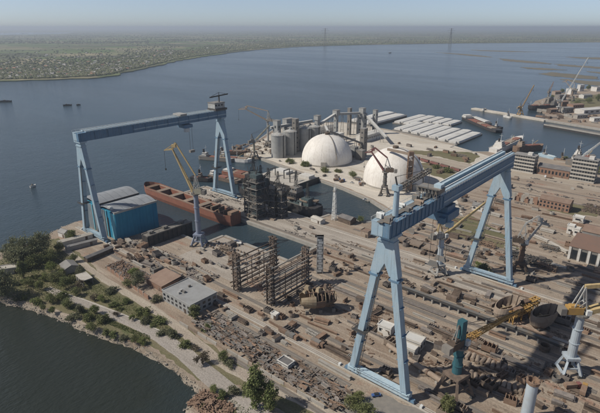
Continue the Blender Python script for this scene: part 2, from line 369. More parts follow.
# sloping natural banks with stones along the two soft shores
def bank(name, line, out, seed):
    rr = random.Random(seed); n = len(line); inner = []; mid = []; outer = []
    for i, (x, y) in enumerate(line):
        a = line[max(0, i - 1)]; b = line[min(n - 1, i + 1)]; d = Vector((b[0] - a[0], b[1] - a[1])).normalized(); nn = Vector((-d.y, d.x)) * out
        inner.append((x - nn.x * 1.2, y - nn.y * 1.2, .02))
        mid.append((x + nn.x * rr.uniform(.3, 1.2), y + nn.y * rr.uniform(.3, 1.2), -.9 + rr.uniform(-.3, .5)))
        outer.append((x + nn.x * rr.uniform(2.0, 3.6), y + nn.y * rr.uniform(2.0, 3.6), WATER_Z - .25))
    m = MB().add(inner + mid + outer, [(i, i + 1, n + i + 1, n + i) for i in range(n - 1)] + [(n + i, n + i + 1, 2 * n + i + 1, 2 * n + i) for i in range(n - 1)])
    return struct(name, m, 'sand_bank')
bank('shore_bank', front_s, 1, 5); bank('shore_bank', back_s, 1, 6)
def rocks(name, label, line, out, count, seed, spread=(.5, 5.0), size=(.25, .95), zr=(-2.2, -.2), m='rock'):
    rr = random.Random(seed); b = MB(); ico = [(0, 0, 1), (.89, 0, .45), (.28, .85, .45), (-.72, .53, .45), (-.72, -.53, .45), (.28, -.85, .45), (.72, .53, -.45), (-.28, .85, -.45), (-.89, 0, -.45), (-.28, -.85, -.45), (.72, -.53, -.45), (0, 0, -1)]
    fs = [(0, 1, 2), (0, 2, 3), (0, 3, 4), (0, 4, 5), (0, 5, 1), (1, 6, 2), (2, 7, 3), (3, 8, 4), (4, 9, 5), (5, 10, 1), (2, 6, 7), (3, 7, 8), (4, 8, 9), (5, 9, 10), (1, 10, 6), (11, 7, 6), (11, 8, 7), (11, 9, 8), (11, 10, 9), (11, 6, 10)]
    for _ in range(count):
        i = rr.randrange(1, len(line) - 1); x, y = line[i]; d = Vector((line[i + 1][0] - line[i - 1][0], line[i + 1][1] - line[i - 1][1])).normalized(); nn = Vector((-d.y, d.x)) * out
        q = rr.uniform(0, 1); o = spread[0] + (spread[1] - spread[0]) * q; s = rr.uniform(*size) * rr.uniform(.6, 1.3); z = zr[1] + (zr[0] - zr[1]) * q
        x += nn.x * o + d.x * rr.uniform(-2, 2); y += nn.y * o + d.y * rr.uniform(-2, 2)
        b.add([(x + vx * s * rr.uniform(.7, 1.2), y + vy * s * rr.uniform(.7, 1.2), z + vz * s * .7) for vx, vy, vz in ico], fs)
    o = b.build(name, m); return tag(o, label, 'rocks', kind='stuff')
rocks('shore_rocks', 'pale broken stones along the waterline of the near shore', front_s, 1, 650, 8, size=(.1, .55), spread=(.6, 3.2), zr=(-2.4, -.5))
rocks('shore_rocks', 'stones along the river edge behind the willow clump', back_s, 1, 300, 9, size=(.15, .6))
# ---- surface sheets laid on the yard
def patch(name, pts, z, m, jit=1.0, step=3.0, seed=1):
    return struct(name, sheet(blob(pts, step, jit, seed), z), m)
patch('port_apron', [(-343, 270), (-262, 254), (-190, 239), (-147, 226), (-112, 209), (-60, 240), (-110, 320), (-120, 470), (-188, 500), (-319, 533), (-349, 536), (-412, 537), (-450, 498), (-455, 415), (-421, 347), (-396, 292), (-372, 266)], .02, 'port_concrete', .6, 8)
patch('assembly_slab', [(-188, 67), (-188, 22), (-121, 22), (-121, 67)], .02, 'slab_concrete', .2, 8)
patch('quay_pavement', [(-303, 141), (-303, 107.5), (-119, 107.5), (-60, 112), (40, 112), (200, 112), (200, 132), (40, 131), (-60, 141)], .02, 'slab_concrete', .3, 8)
patch('shore_grass', PXL('-90,285.5 0,295 15,298 30,302 45,307 60,311 80,320 100,329 120,335 140,343 158,351 172,361 190,372 203,383 240,386 300,404 345,424 352,418 300,392 262,378 228,356 195,334 160,312 125,292 104,278 90,262 74,249 60,238 40,241 15,252 0,260 -90,268'), .03, 'dry_grass', 1.2, 3, 11)
patch('verge_grass', PXL('200,404 212,396 232,398 250,413 262,425 262,450 200,450'), .03, 'dry_grass', 1.0, 3, 12)
patch('verge_grass', PXL('240,376 262,388 300,405 340,425 330,440 285,412 255,398'), .03, 'dry_grass', .8, 3, 13)
def lane(name, px, w, z, m, jit, seed):
    pts = smooth_line(PXL(px), 4, 0, 1); L_, R_ = [], []; r = random.Random(seed)
    for i, (x, y) in enumerate(pts):
        a = pts[max(0, i - 2)]; b = pts[min(len(pts) - 1, i + 2)]; d = Vector((b[0] - a[0], b[1] - a[1])).normalized(); q = i / (len(pts) - 1); ww = (w[0] + (w[1] - w[0]) * q) / 2
        L_.append((x - d.y * (ww + r.uniform(-jit, jit)), y + d.x * (ww + r.uniform(-jit, jit)))); R_.append((x + d.y * (ww + r.uniform(-jit, jit)), y - d.x * (ww + r.uniform(-jit, jit))))
    return struct(name, sheet(L_ + R_[::-1], z), m)
lane('dirt_track', '64,248 74,256 88,268 105,280 130,295 152,308 175,325 200,346 225,365 250,378 300,399 345,421', (4.4, 7.0), .045, 'track_dirt', .35, 14)
lane('shore_road', '47,288 62,295 85,303 110,313 140,326 162,338 185,354 205,372 225,389 250,409 262,420', (5.0, 11.0), .055, 'asphalt_grey', .2, 15)
lane('road_kerb', '62,292.5 85,300 110,309.5 140,321 165,333', (.7, .7), .07, 'light_slab', .05, 15)
patch('meadow', PXL('418,163 432,163 455,172 472,182 452,182 430,174'), .05, 'dry_grass', 1.5, 4, 16)
patch('meadow', PXL('400,150 470,152 480,156 470,164 440,157 405,153'), .05, 'dry_grass', 1.5, 4, 26)
patch('meadow', PXL('545,210 562,203 640,210 640,218 575,215'), .04, 'dry_grass', 2.0, 4, 17)
patch('meadow', PXL('440,222 470,215 505,235 520,250 490,246 455,238'), .04, 'dry_grass', 2.0, 4, 18)
patch('concrete_apron', PXL('380,392 405,405 440,413 430,440 350,430 330,412'), .04, 'concrete_dark', .5, 3, 19)
patch('haul_road', PXL('400,152 440,166 470,175 540,180 620,196 620,190 540,174 480,166 440,158'), .06, 'track_dirt', .6, 4, 20)
# ---- crane runways and rails
def runway(v, u0, u1, w=2.2, h=.35):
    o = struct('crane_runway', MB().box(((u0 + u1) / 2, v, h / 2), (u1 - u0, w, h)), 'light_slab')
    for s in (-1, 1):
        MB().box(((u0 + u1) / 2, v + s * .5, h + .09), (u1 - u0, .16, .18)).build('rail', 'rail_steel', o)
runway(0, -300, 260, 3.0); runway(138, -303, 300, 3.0)
for v, u0, u1 in ((-9, -235, -10), (14.5, -235, 200), (-31.5, -70, 90), (62, -118, 80), (72, -118, 300), (79, -60, 300), (108, -300, 300), (121, -119, 300), (150, -118, 300), (164, -100, 300), (178, -95, 300), (190, -90, 300), (341, -60, 300), (372, -230, 60)):
    t = struct('rail_track', MB().box(((u0 + u1) / 2, v, .08), (u1 - u0, 2.9, .14)), 'concrete_dark')
    for s in (-1, 1): MB().box(((u0 + u1) / 2, v + s * .76, .24), (u1 - u0, .16, .18)).build('rail', 'rail_steel', t)
# ---- far land, sand bars, the opposite quay
shore = PXL('0,81 30,80 60,79 90,78 112,76 125,72 142,69 155,66 175,61 200,57 230,52.5 262,49 300,46.5 350,45 400,44 470,43 540,42.5 600,42 700,41.5 900,41')
farpts = [cp(1300, -7000), cp(1450, -3000)] + smooth_line(shore, 40, 12, 21) + [cp(6500, 16000), cp(80000, 60000), cp(80000, -60000), cp(2500, -9000)]
struct('far_shore', MB().prism(farpts, -6, 0), 'far_fields')
struct('far_inlet', sheet(PXL('-60,33.2 30,32.4 75,32.6 60,33.8 20,34.6 -60,36.2'), .5), 'river_water')
for k, s in enumerate(('436,52 470,54 490,56.2 492,56.9 470,55.4 450,53.4', '500,58 530,60.6 548,62.4 550,63.6 528,62.4 505,60.4', '556,63.4 585,65.4 620,67.6 620,69.4 585,67 560,65.2', '538,73 552,71.6 575,73.8 600,76.2 598,78.4 575,77.4 552,75.2', '560,78.4 580,79.6 620,82.6 620,88 590,83.6 570,80.8', '565,56.6 600,57 640,57.8 640,59.6 600,59 580,58', '470,49.5 510,50.6 540,51.8 512,51.6 480,50.6', '520,66.6 545,67.6 566,69.4 548,69.4 526,68', '586,70.6 620,72.4 620,74 600,73')):
    struct('sand_bar', MB().prism(blob(PXL(s), 16, 9, 30 + k), -5, -1.9), 'mud_bar')
opp = PXL('545,119.5 600,128.5 700,145 700,86 620,84 590,88 566,92 548,97 536,101 530,106 545,113')
struct('opposite_ground', MB().prism(smooth_line(opp, 20, 1.5, 40), -8, 0), 'yard_soil')
quay('quay_wall', opp[:3][::-1], 6)
struct('slope_ground', sheet(blob(PXL('568,100 585,95 640,92 640,101 600,106 575,108'), 12, 5, 41), .05), 'dry_grass')
jet = PXL('473,108 546,120'); ja, jb = Vector(jet[0]), Vector(jet[1]); jd = (jb - ja).normalized(); jn = Vector((-jd.y, jd.x))
struct('jetty', MB().prism([tuple(ja - jn * 6), tuple(jb - jn * 6), tuple(jb + jn * 8), tuple(ja + jn * 8)], -7, .2), 'port_concrete')
# ------------------------------------------------------------------ gantry cranes
LEGX, SPAN = 14.3, 138.0
def gantry(u, label, near):
    g = thing('gantry_crane', label, 'crane', (u, 0, 0), group='giant blue gantry cranes on the same rails')
    for y in (0.0, SPAN):
        head = MB()
        P = [(-6.9, 60), (-2.6, 60), (0, 65.5), (2.6, 60), (6.9, 60), (3.3, 78.2), (-3.3, 78.2)]
        n = len(P)
        head.add([(x, y - 1.85, z) for x, z in P] + [(x, y + 1.85, z) for x, z in P],
                 [(0, 1, 2, 6), (2, 3, 4, 5), (2, 5, 6), (13, 9, 8, 7), (12, 11, 10, 9), (13, 12, 9)] + [(i, n + i, n + (i + 1) % n, (i + 1) % n) for i in range(n)])
        h = head.build('leg_head', 'crane_blue', g)
        MB().box((0, y, 75.6), (8.0, 4.6, 1.0)).build('collar', 'crane_blue', h)
        cap = MB().box((0, y, 78.75), (9.6, 5.6, 1.15)).build('bearing_cap', 'crane_blue', g)
        for sx in (-1, 1):
            leg = MB().bar((sx * LEGX, y, 3.4), (sx * 4.75, y, 60.2), 2.9, 4.0, 3.0, 3.7).build('leg', 'crane_blue', g)
            c = Vector((sx * LEGX, y, 3.4)).lerp(Vector((sx * 4.75, y, 60.2)), .97)
            MB().box((c.x, y, c.z), (4.9, 4.1, .9)).build('collar', 'crane_blue_deep_shade', leg)
            for q in (.3, .52, .75):
                c = Vector((sx * LEGX, y, 3.4)).lerp(Vector((sx * 4.75, y, 60.2)), q)
                MB().box((c.x, y, c.z), (4.5, 3.45, .22)).build('weld_band', 'crane_blue_deep_shade', leg)
            if sx < 0:
                c = Vector((sx * LEGX, y, 3.4)).lerp(Vector((sx * 4.75, y, 60.2)), .42)
                pl = MB().box((c.x, y, c.z), (7.4, 7.6, .3))
                for a, b in ((-1, -1), (1, -1), (1, 1), (-1, 1)): pl.bar((c.x + a * 3.6, y + b * 3.7, c.z), (c.x + a * 3.6, y + b * 3.7, c.z + 1.2), .15)
                for a, b in ((-1, 0), (1, 0)): pl.bar((c.x + a * 3.6, y - 3.7, c.z + 1.2), (c.x + a * 3.6, y + 3.7, c.z + 1.2), .15)
                for b in (-1, 1): pl.bar((c.x - 3.6, y + b * 3.7, c.z + 1.2), (c.x + 3.6, y + b * 3.7, c.z + 1.2), .15)
                pl.build('landing', 'dark_steel', leg)
                lad = MB()
                a0, a1 = Vector((sx * LEGX + 3.4, y - 2.1, 3)), Vector((sx * 4.75 + 2.4, y - 2.2, 60))
                lad.bar(a0, a1, .22); lad.bar(a0 + Vector((1.0, 0, 0)), a1 + Vector((1.0, 0, 0)), .22)
                for k in range(30): lad.bar(a0.lerp(a1, k / 30), a0.lerp(a1, k / 30) + Vector((1.0, 0, 0)), .14)
                lad.build('ladder', 'dark_steel', leg)
        sill = MB().box((0, y, 3.3), (2 * LEGX + 5, 3.2, 2.8)).box((0, y - 2.0, 4.5), (2 * LEGX + 4, .9, .2))
        for k in range(-13, 14, 2): sill.bar((k, y - 2.4, 4.6), (k, y - 2.4, 5.7), .1)
        sill.bar((-14, y - 2.4, 5.7), (14, y - 2.4, 5.7), .12)
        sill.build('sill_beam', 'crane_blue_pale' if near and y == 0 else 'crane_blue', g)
        for sx in (-1, 1):
            for k in (-4.2, 0, 4.2):
                x = sx * (LEGX - 1.0) + k
                b = MB().box((x, y, 1.5), (3.6, 2.0, 1.3), taper=.8).build('bogie', 'crane_blue_deep_shade', g)
                for q in (-1, 1): MB().tube((x + q * .95, y - .45, .95), (x + q * .95, y + .45, .95), .55, n=10).build('wheel', 'dark_steel', b)
            for q in (-1, 1):
                MB().box((sx * (LEGX + 8.2), y, .9), (1.2, 1.6, 1.1)).build('buffer', 'crane_white', g) if q > 0 else None
    y0, y1 = (-7.0 if near else -3.0), 142.0
    for sx in (-1, 1):
        gd = MB().box((sx * 2.7, (y0 + y1) / 2, 82.5), (3.2, y1 - y0, 6.0)).box((sx * 2.7, (y0 + y1) / 2, 85.6), (3.8, y1 - y0, .3)).box((sx * 2.7, (y0 + y1) / 2, 79.5), (3.6, y1 - y0, .3))
        gd = gd.build('box_girder', 'crane_blue_deep_shade' if sx > 0 else 'crane_blue', g)  # girder away from the sun gets its shade from the darker blue
        y = y0 + 2
        while y < (43 if near else y1):
            MB().box((sx * 4.45, y, 82.5), (.5, .4, 5.6)).build('stiffener', 'crane_blue_deep_shade', gd); y += 3.6 if near else 11
        MB().box((sx * 4.42, (y1 + 42) / 2, 82.0), (.3, y1 - 43, .9)).build('side_flange', 'crane_blue', gd)
        ra = 40 if near else 4; hh_ = 1.7 if near else .8
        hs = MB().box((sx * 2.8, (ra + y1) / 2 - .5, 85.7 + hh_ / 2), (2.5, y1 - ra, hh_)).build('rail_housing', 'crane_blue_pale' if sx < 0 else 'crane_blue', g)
        MB().box((sx * 2.8 - .8, (ra + y1) / 2 - .5, 86.0 + hh_), (.5, y1 - ra, .4)).build('trolley_rail', 'crane_white', hs)
        hr = MB()
        for zz in (87.2, ): hr.bar((sx * 4.6, y0, zz), (sx * 4.6, y1, zz), .14)
        y = y0
        while y <= y1: hr.bar((sx * 4.6, y, 85.7), (sx * 4.6, y, 87.2), .1); y += 3
        hr.build('handrail', 'crane_white', gd)
    for y in (y0 + 1.2, y1 - 1.2): MB().box((0, y, 82.5), (2.4, 2.4, 5.4)).build('end_tie', 'crane_blue', g)
    if near:
        # lower front deck with winches, small derrick and the upper trolley
        MB().box((0, 15, 86.15), (2.6, 46, .25)).build('deck_plate', 'mid_steel', g)
        for x, y, a, b, c in ((-2.6, -3, 2.5, 3, 2), (2.2, 12, 2, 4, 1.5), (-2.8, 14, 3, 2.4, 1.3), (1.8, 22, 3, 3, 1.7), (-2.4, 27, 2.4, 3.5, 2.0), (2.6, -5.5, 2.6, 2.6, 2.4)):
            w_ = MB().box((x, y, 86.2 + c / 2), (a, b, c)).tube((x - a * .7, y, 86.4 + c * .6), (x + a * .7, y, 86.4 + c * .6), .75, n=10).build('winch', random.choice(['mid_steel', 'crane_white', 'rust_pale']), g)
        jc = MB().tube((.8, 3, 86), (.8, 3, 97.5), 1.35, 1.1, 12).box((.8, 3, 98.4), (3.2, 3.2, 2.2)).build('derrick_column', 'crane_blue', g, smooth=False)
        MB().lattice((1, 3.5, 98), (3, 27, 101), 1.6, 1.6, 9, .22).build('derrick_jib', 'mid_steel', jc)
        MB().bar((.8, 3, 99), (.8, 1, 103.5), .5).bar((.8, 1, 103.5), (3, 26, 101.6), .16).bar((3, 27, 101), (3, 27, 90), .14).box((3, 27, 89.5), (1.2, 1.2, 1.6)).build('derrick_mast', 'dark_steel', jc)
        t = MB().box((0, 36.5, 89.4), (11, 7.0, 2.0)).build('upper_trolley', 'mid_steel', g)
        lt = MB()
        for k in range(6):
            xa = -5.1 + k * 1.75; lt.bar((xa, 32.2, 86.0), (xa + .87, 32.2, 90.6), .28); lt.bar((xa + .87, 32.2, 90.6), (xa + 1.75, 32.2, 86.0), .28)
        lt.box((0, 32.2, 90.8), (11, .7, .5)).build('trolley_truss', 'mid_steel', t)
        MB().box((3.2, 38, 91.2), (3.4, 3.6, 1.6)).build('motor_house', 'crane_blue_pale', t)
        lw = MB().box((1.0, 51, 73.4), (11, 13, 4.0)).box((1, 51, 76.8), (8, 9, 3.0)).box((4.2, 43.2, 72.6), (3.2, 2.6, 3)).build('lower_trolley', 'crane_blue_deep_shade', g)
        MB().box((6.6, 47, 70.1), (2.8, 3.4, 2.6)).build('driver_cab', 'crane_blue_pale', lw)
        for y in (47, 55):
            for x in (-2, 3): MB().tube((x, y, 70), (x, y, 48), .11, n=5).build('hoist_rope', 'dark_steel', lw)
            MB().box((.5, y, 46.6), (6.2, 1.6, 2.6), taper=.7).build('hook_block', 'mid_steel', lw)
    else:
        hbox = MB().box((0, 134, 90.9), (10, 12, 4.8)).build('machine_house', 'pale_steel', g)
        MB().box((0, 134, 93.5), (10.8, 12.8, .5)).build('house_roof', 'roof_grey', hbox)
        MB().box((0, 135, 87.4), (12, 14, 1.8)).build('house_deck', 'dark_steel', g)
        for y in (129.5, 133, 136.5): MB().box((5.05, y, 91.4), (.12, 1.8, 1.5)).build('window', 'glass_dark', hbox)
        MB().bar((2, 136, 93.5), (2, 136, 99.2), .9).bar((2, 125, 99), (2, 147, 100.2), .9, 1.1).bar((2, 136, 102.6), (2, 145, 100.4), .25).bar((2, 136, 102.6), (2, 126, 99.4), .25).bar((2, 136, 99), (2, 136, 102.8), .4).build('roof_crane', 'dark_steel', hbox)
        t = MB().box((0, 92, 87.6), (11, 7, 1.5)).build('upper_trolley', 'pale_steel', g)
        lw = MB().box((1, 96, 77.0), (10, 9, 2.8)).build('lower_trolley', 'crane_blue_deep_shade', g)
        MB().box((6.8, 93, 74.2), (3.2, 4.0, 3.2)).build('driver_cab', 'crane_white', lw)
        for y in (99, 102):
            MB().tube((2, y, 76), (2, y, 54), .12, n=5).build('hoist_rope', 'dark_steel', lw)
        MB().box((2, 100.5, 53), (2.6, 5, 2.2)).build('hook_block', 'mid_steel', lw)
    return g
gantry(0.0, 'nearest huge blue gantry crane striding over the yard with open winch deck', True)
gantry(-268.0, 'farther blue gantry crane beside the blue shed with white machine house on top', False)

# ------------------------------------------------------------------ portal tower cranes
def portal_crane(label, loc, rz, H, r, col, portal, jm, kind, reach, rise, back=9, group=None, hm=None, jw=1.0, name='tower_crane', porth=9.0, hw=5.2, extra=None, ropes=True):
    """column crane on a four-legged portal; local +x is where the jib points"""
    g = thing(name, label, 'crane', loc, rz, group)
    pb = MB()
    for a in (-1, 1):
        for b in (-1, 1):
            pb.bar((a * hw, b * hw, 1.2), (a * hw * .5, b * hw * .5, porth), 1.3, 1.3, 1.0, 1.0)
        pb.bar((a * hw, -hw, 2.0), (a * hw, hw, 2.0), .9, 1.1); pb.bar((-hw * .75, a * hw * .75, porth * .5), (hw * .75, a * hw * .75, porth * .5), .6)
    pb.box((0, 0, porth + .4), (hw * 1.5, hw * 1.5, 1.4)); pb.build('portal_base', portal, g)
    for a in (-1, 1):
        for b in (-1, 1):
            MB().box((a * hw, b * hw, .75), (3.2, 1.3, 1.2), taper=.75).build('bogie', 'dark_steel', g)
    cl = MB().tube((0, 0, porth), (0, 0, H), r * 1.15, r, 16).build('column', col, g, smooth=False)
    for q in (.35, .68): MB().tube((0, 0, porth + (H - porth) * q), (0, 0, porth + (H - porth) * q + .35), r * 1.3, n=16).build('column_ring', col, cl)
    pf = MB().tube((0, 0, H), (0, 0, H + .8), r * 1.9, n=14)
    for k in range(14):
        a = k * 2 * math.pi / 14; pf.bar((r * 1.85 * math.cos(a), r * 1.85 * math.sin(a), H + .8), (r * 1.85 * math.cos(a), r * 1.85 * math.sin(a), H + 2), .12)
    pf.build('slew_platform', 'mid_steel', g)
    hs = MB().box((-back * .45, 0, H + 2.7), (back * .9, r * 2.0, 3.6)).box((-back * .5, 0, H + 4.8), (back * .5, r * 1.5, .8)).build('machine_house', hm or portal, g)
    MB().box((r * 1.1, -r * 1.1, H + 2.4), (2.2, 1.8, 2.6)).build('cab', 'crane_white', g)
    MB().box((-back - 1.0, 0, H + 2.2), (2.6, r * 2.2, 3.4)).build('counterweight', 'concrete_dark', g)
    if extra: MB().box((-.6, 0, H + extra / 2 + .8), (3.6, 3.4, extra), taper=.85).build('tower_head', col, g)
    jr = Vector((r, 0, H + 2.2)); tip = Vector((reach, 0, H + rise)); top = Vector((-1.0, 0, H + 15))
    if kind == 'double':
        af = MB()
        for b in (-1, 1):
            af.bar((r * .9, b * r * .8, H + .8), top + Vector((0, b * .9, 0)), .5); af.bar((-back * .7, b * r * .8, H + .8), top + Vector((0, b * .9, 0)), .5)
            af.bar((-back * .3, b * r * .8, H + 5), (r * .6, b * r * .6, H + 8), .35); af.bar((r * .9, b * r * .8, H + 1), (-back * .4, b * r * .7, H + 7.5), .35)
        af.bar((0, -r * .7, H + 7), (0, r * .7, H + 7), .4); af.build('a_frame', 'pale_steel', g)
        d = (tip - jr); nose = tip + Vector((.24 * reach + 3, 0, -1.5)); tail = tip + Vector((-3.0, 0, 4.5))
        MB().bar(jr + Vector((0, r * .75, 0)), tip + Vector((0, .4, 0)), .9 * jw, 1.3 * jw, .6 * jw, .8 * jw).bar(jr + Vector((0, -r * .75, 0)), tip + Vector((0, -.4, 0)), .9 * jw, 1.3 * jw, .6 * jw, .8 * jw).bar(jr.lerp(tip, .3) + Vector((0, -r * .6, 0)), jr.lerp(tip, .3) + Vector((0, r * .6, 0)), .5).bar(jr.lerp(tip, .65) + Vector((0, -r * .5, 0)), jr.lerp(tip, .65) + Vector((0, r * .5, 0)), .5).build('jib', jm, g)
        MB().bar(top, tail, .7 * jw, 1.0 * jw).build('tie_beam', jm, g)
        MB().bar(tail, tip, 1.2, 1.5).bar(tip, nose, 1.3, 1.6, .5, .6).bar(tail, nose, .5, .5).box(tuple(tip.lerp(tail, .5)), (3.2, 1.5, 2.2)).build('rocker_arm', jm, g)
        if ropes:
            rp = MB().tube(nose, nose - Vector((0, 0, 14)), .12, n=5).build('hoist_rope', 'dark_steel', g); MB().box(tuple(nose - Vector((0, 0, 14.5))), (.8, .8, 1.4)).build('hook', 'dark_steel', g)
    else:
        af = MB()
        for b in (-1, 1): af.bar((r * .8, b * r * .7, H + .8), top + Vector((-2, 0, -3)), .45); af.bar((-back * .8, b * r * .7, H + .8), top + Vector((-2, 0, -3)), .45)
        af.build('a_frame', jm if kind == 'plain' else 'mid_steel', g)
        L = (tip - jr).length
        if kind == 'lattice': MB().lattice(jr, tip, r * 1.3, 1.7, max(6, int(L / 3.2)), .24, .9, .7).build('jib', jm, g)
        else: MB().bar(jr, tip, 1.6, 1.9, .8, .9).bar(jr.lerp(tip, .02) + Vector((0, 0, 1.2)), jr.lerp(tip, .6) + Vector((0, 0, .8)), .5).build('jib', jm, g)
        MB().bar(top + Vector((-2, 0, -3)), jr.lerp(tip, .93), .18).bar(top + Vector((-2, 0, -3)), jr.lerp(tip, .6), .16).build('tie_rod', 'dark_steel', g)
        if ropes:
            MB().tube(tip, tip - Vector((0, 0, 10)), .12, n=5).build('hoist_rope', 'dark_steel', g); MB().box(tuple(tip - Vector((0, 0, 10.5))), (.8, .8, 1.4)).build('hook', 'dark_steel', g)
    return g
GRP = 'column cranes standing about the yard'
IR = math.atan2(.651, .759)      # heading of the picture's right
portal_crane('violet column crane with tall raised yellow jib beside the dark caisson', (-191, 45), IR + math.pi - .25, 42, 1.75, 'column_violet', 'column_violet', 'jib_yellow', 'double', 16, 34, 6, GRP, hm='crane_olive', hw=4.6)
portal_crane('grey column crane with yellow jib reaching under the nearest gantry girder', (yp(438, 274)), IR + .32, 27, 1.7, 'column_grey', 'pale_steel', 'jib_yellow', 'plain', 36, 25, 6, GRP, hw=4.2, porth=7)
portal_crane('pale column crane with double yellow jib at the right edge of the yard', (66, 69), IR - .05, 33, 1.9, 'column_grey', 'column_grey', 'jib_yellow', 'double', 42, 15, 8, GRP, hm='jib_ochre', jw=1.9, hw=4.2)
portal_crane('dark teal column crane with rusty portal and low ochre jib in the foreground', (30, 17), IR + .62, 27, 1.9, 'column_teal', 'rust_dark', 'jib_ochre', 'lattice', 46, 1.5, 8, GRP, hw=6.0, porth=12, extra=13)
portal_crane('slim grey harbour crane with pinkish jib beside the grain silos', (-381, 318), R(200), 36, 1.3, 'pale_steel', 'mid_steel', 'rust_pale', 'double', 34, 16, 7, 'harbour cranes on the quays', hw=4, porth=8)
portal_crane('dark red lattice harbour crane in front of the right dome', (-145, 243), IR + math.pi - .3, 24, 1.8, 'mid_steel', 'mid_steel', 'crane_red', 'double', 15, 20, 9, hm='rust_dark', jw=1.3, group= 'harbour cranes on the quays', hw=4, porth=9)
portal_crane('brown harbour crane with short jib behind the dark ship', (-352, 262), R(80), 20, 1.3, 'crane_olive', 'mid_steel', 'crane_olive', 'lattice', 26, 20, 6, 'harbour cranes on the quays', hw=4, porth=8)
portal_crane('small yellow jib crane on the far jetty', yp(520, 115), IR + .3, 12, 1.6, 'jib_ochre', 'jib_ochre', 'jib_ochre', 'lattice', 22, 44, 7, 'harbour cranes on the quays', hw=4, porth=8)
portal_crane('pale portal crane with very long white boom on the opposite quay', yp(558, 113), IR - .15, 22, 2.4, 'pale_steel', 'pale_steel', 'crane_white', 'lattice', 36, 84, 9, 'harbour cranes on the quays', hw=6, porth=12)
portal_crane('white jib crane behind the tall office block at the right edge', yp(578, 168), IR - .1, 12, 1.6, 'pale_steel', 'pale_steel', 'crane_white', 'lattice', 40, 40, 6, 'harbour cranes on the quays', hw=4, porth=8)
# ------------------------------------------------------------------ buildings
UNIT_WIN = {}
def windows(parent, face, u0, u1, v0, v1, z0, z1, cols, rows, m='glass_dark', fill=.5, zf=.55, name='window'):
    """a grid of recess-framed panes on one face of a box building (local coordinates)"""
    along = (u1 - u0) if face in 'SN' else (v1 - v0)
    w = along / cols * fill; h = (z1 - z0) / rows * zf; key = (round(w, 2), round(h, 2), face in 'SN', m)
    if key not in UNIT_WIN:
        b = MB().box((0, 0, 0), (w, .16, h) if face in 'SN' else (.16, w, h)); me = bpy.data.meshes.new('window'); me.from_pydata(b.v, [], b.f); me.materials.append(MATS[m]); UNIT_WIN[key] = me
    for i in range(cols):
        for j in range(rows):
            q = (i + .5) / cols; z = z0 + (j + .5) * (z1 - z0) / rows
            p = {'S': (u0 + along * q, v0 - .03, z), 'N': (u0 + along * q, v1 + .03, z), 'E': (u1 + .03, v0 + along * q, z), 'W': (u0 - .03, v0 + along * q, z)}[face]
            obj(name, UNIT_WIN[key], None, parent, p)
def house(name, label, cat, loc, size, wall='plaster_white', roof='roof_grey', kind='flat', rz=0.0, wins=(), group=None, rise=2.0, door='S', rooflets=0):
    g = thing(name, label, cat, loc, rz, group); a, b, h = size
    wl = MB().box((0, 0, h / 2 - .25), (a, b, h + .5)).build('wall', wall, g)
    if kind == 'flat':
        rf = MB().box((0, 0, h + .15), (a + .6, b + .6, .3)).build('roof', roof, g)
        for k, (cx, cy, sx, sy) in enumerate(((0, -b / 2, a + .7, .35), (0, b / 2, a + .7, .35), (-a / 2, 0, .35, b), (a / 2, 0, .35, b))): MB().box((cx, cy, h + .55), (sx, sy, .5)).build('parapet', wall, rf)
    else:
        rf = MB()
        if b > a and kind == 'gable':
            t = MB().gable((0, 0, 0), (b, a), rise); rf.add([(-y, x, z + h + .1) for x, y, z in t.v], t.f)
            MB().add([(-a / 2, -b / 2 + .05, h), (a / 2, -b / 2 + .05, h), (0, -b / 2 + .05, h + rise - .3), (-a / 2, b / 2 - .05, h), (a / 2, b / 2 - .05, h), (0, b / 2 - .05, h + rise - .3)], [(0, 1, 2), (5, 4, 3), (0, 2, 5, 3), (1, 4, 5, 2)]).build('gable_wall', wall, g)
        elif kind == 'gable':
            rf.gable((0, 0, h + .1), (a, b), rise)
            MB().add([(-a / 2 + .05, -b / 2, h), (-a / 2 + .05, b / 2, h), (-a / 2 + .05, 0, h + rise - .3), (a / 2 - .05, -b / 2, h), (a / 2 - .05, b / 2, h), (a / 2 - .05, 0, h + rise - .3)], [(2, 1, 0), (3, 4, 5), (0, 3, 5, 2), (1, 2, 5, 4)]).build('gable_wall', wall, g)
        else:   # lean-to
            rf.add([(-a / 2 - .4, -b / 2 - .4, h), (a / 2 + .4, -b / 2 - .4, h), (a / 2 + .4, b / 2 + .4, h + rise), (-a / 2 - .4, b / 2 + .4, h + rise), (-a / 2 - .4, -b / 2 - .4, h + .35), (a / 2 + .4, -b / 2 - .4, h + .35), (a / 2 + .4, b / 2 + .4, h + rise + .35), (-a / 2 - .4, b / 2 + .4, h + rise + .35)], [(3, 2, 1, 0), (4, 5, 6, 7), (0, 1, 5, 4), (1, 2, 6, 5), (2, 3, 7, 6), (3, 0, 4, 7)])
        rf = rf.build('roof', roof, g)
    for f, c, r_, z0, z1 in wins: windows(wl, f, -a / 2, a / 2, -b / 2, b / 2, z0, z1, c, r_)
    if door:
        p = {'S': (a * .3, -b / 2 - .04, 1.4), 'N': (a * .3, b / 2 + .04, 1.4), 'E': (a / 2 + .04, b * .2, 1.4), 'W': (-a / 2 - .04, b * .2, 1.4)}[door]
        MB().box(p, (1.8, .2, 2.8) if door in 'SN' else (.2, 1.8, 2.8)).build('door', 'rust_dark', g)
    rr = random.Random(hash(label) % 1000 if False else len(label))
    for k in range(rooflets):
        MB().box((rr.uniform(-.4, .4) * a, rr.uniform(-.35, .35) * b, h + .9), (rr.uniform(.8, 2), rr.uniform(.8, 2), 1.3)).build('roof_vent', rr.choice(['mid_steel', 'concrete_dark', 'pale_steel']), rf)
    return g
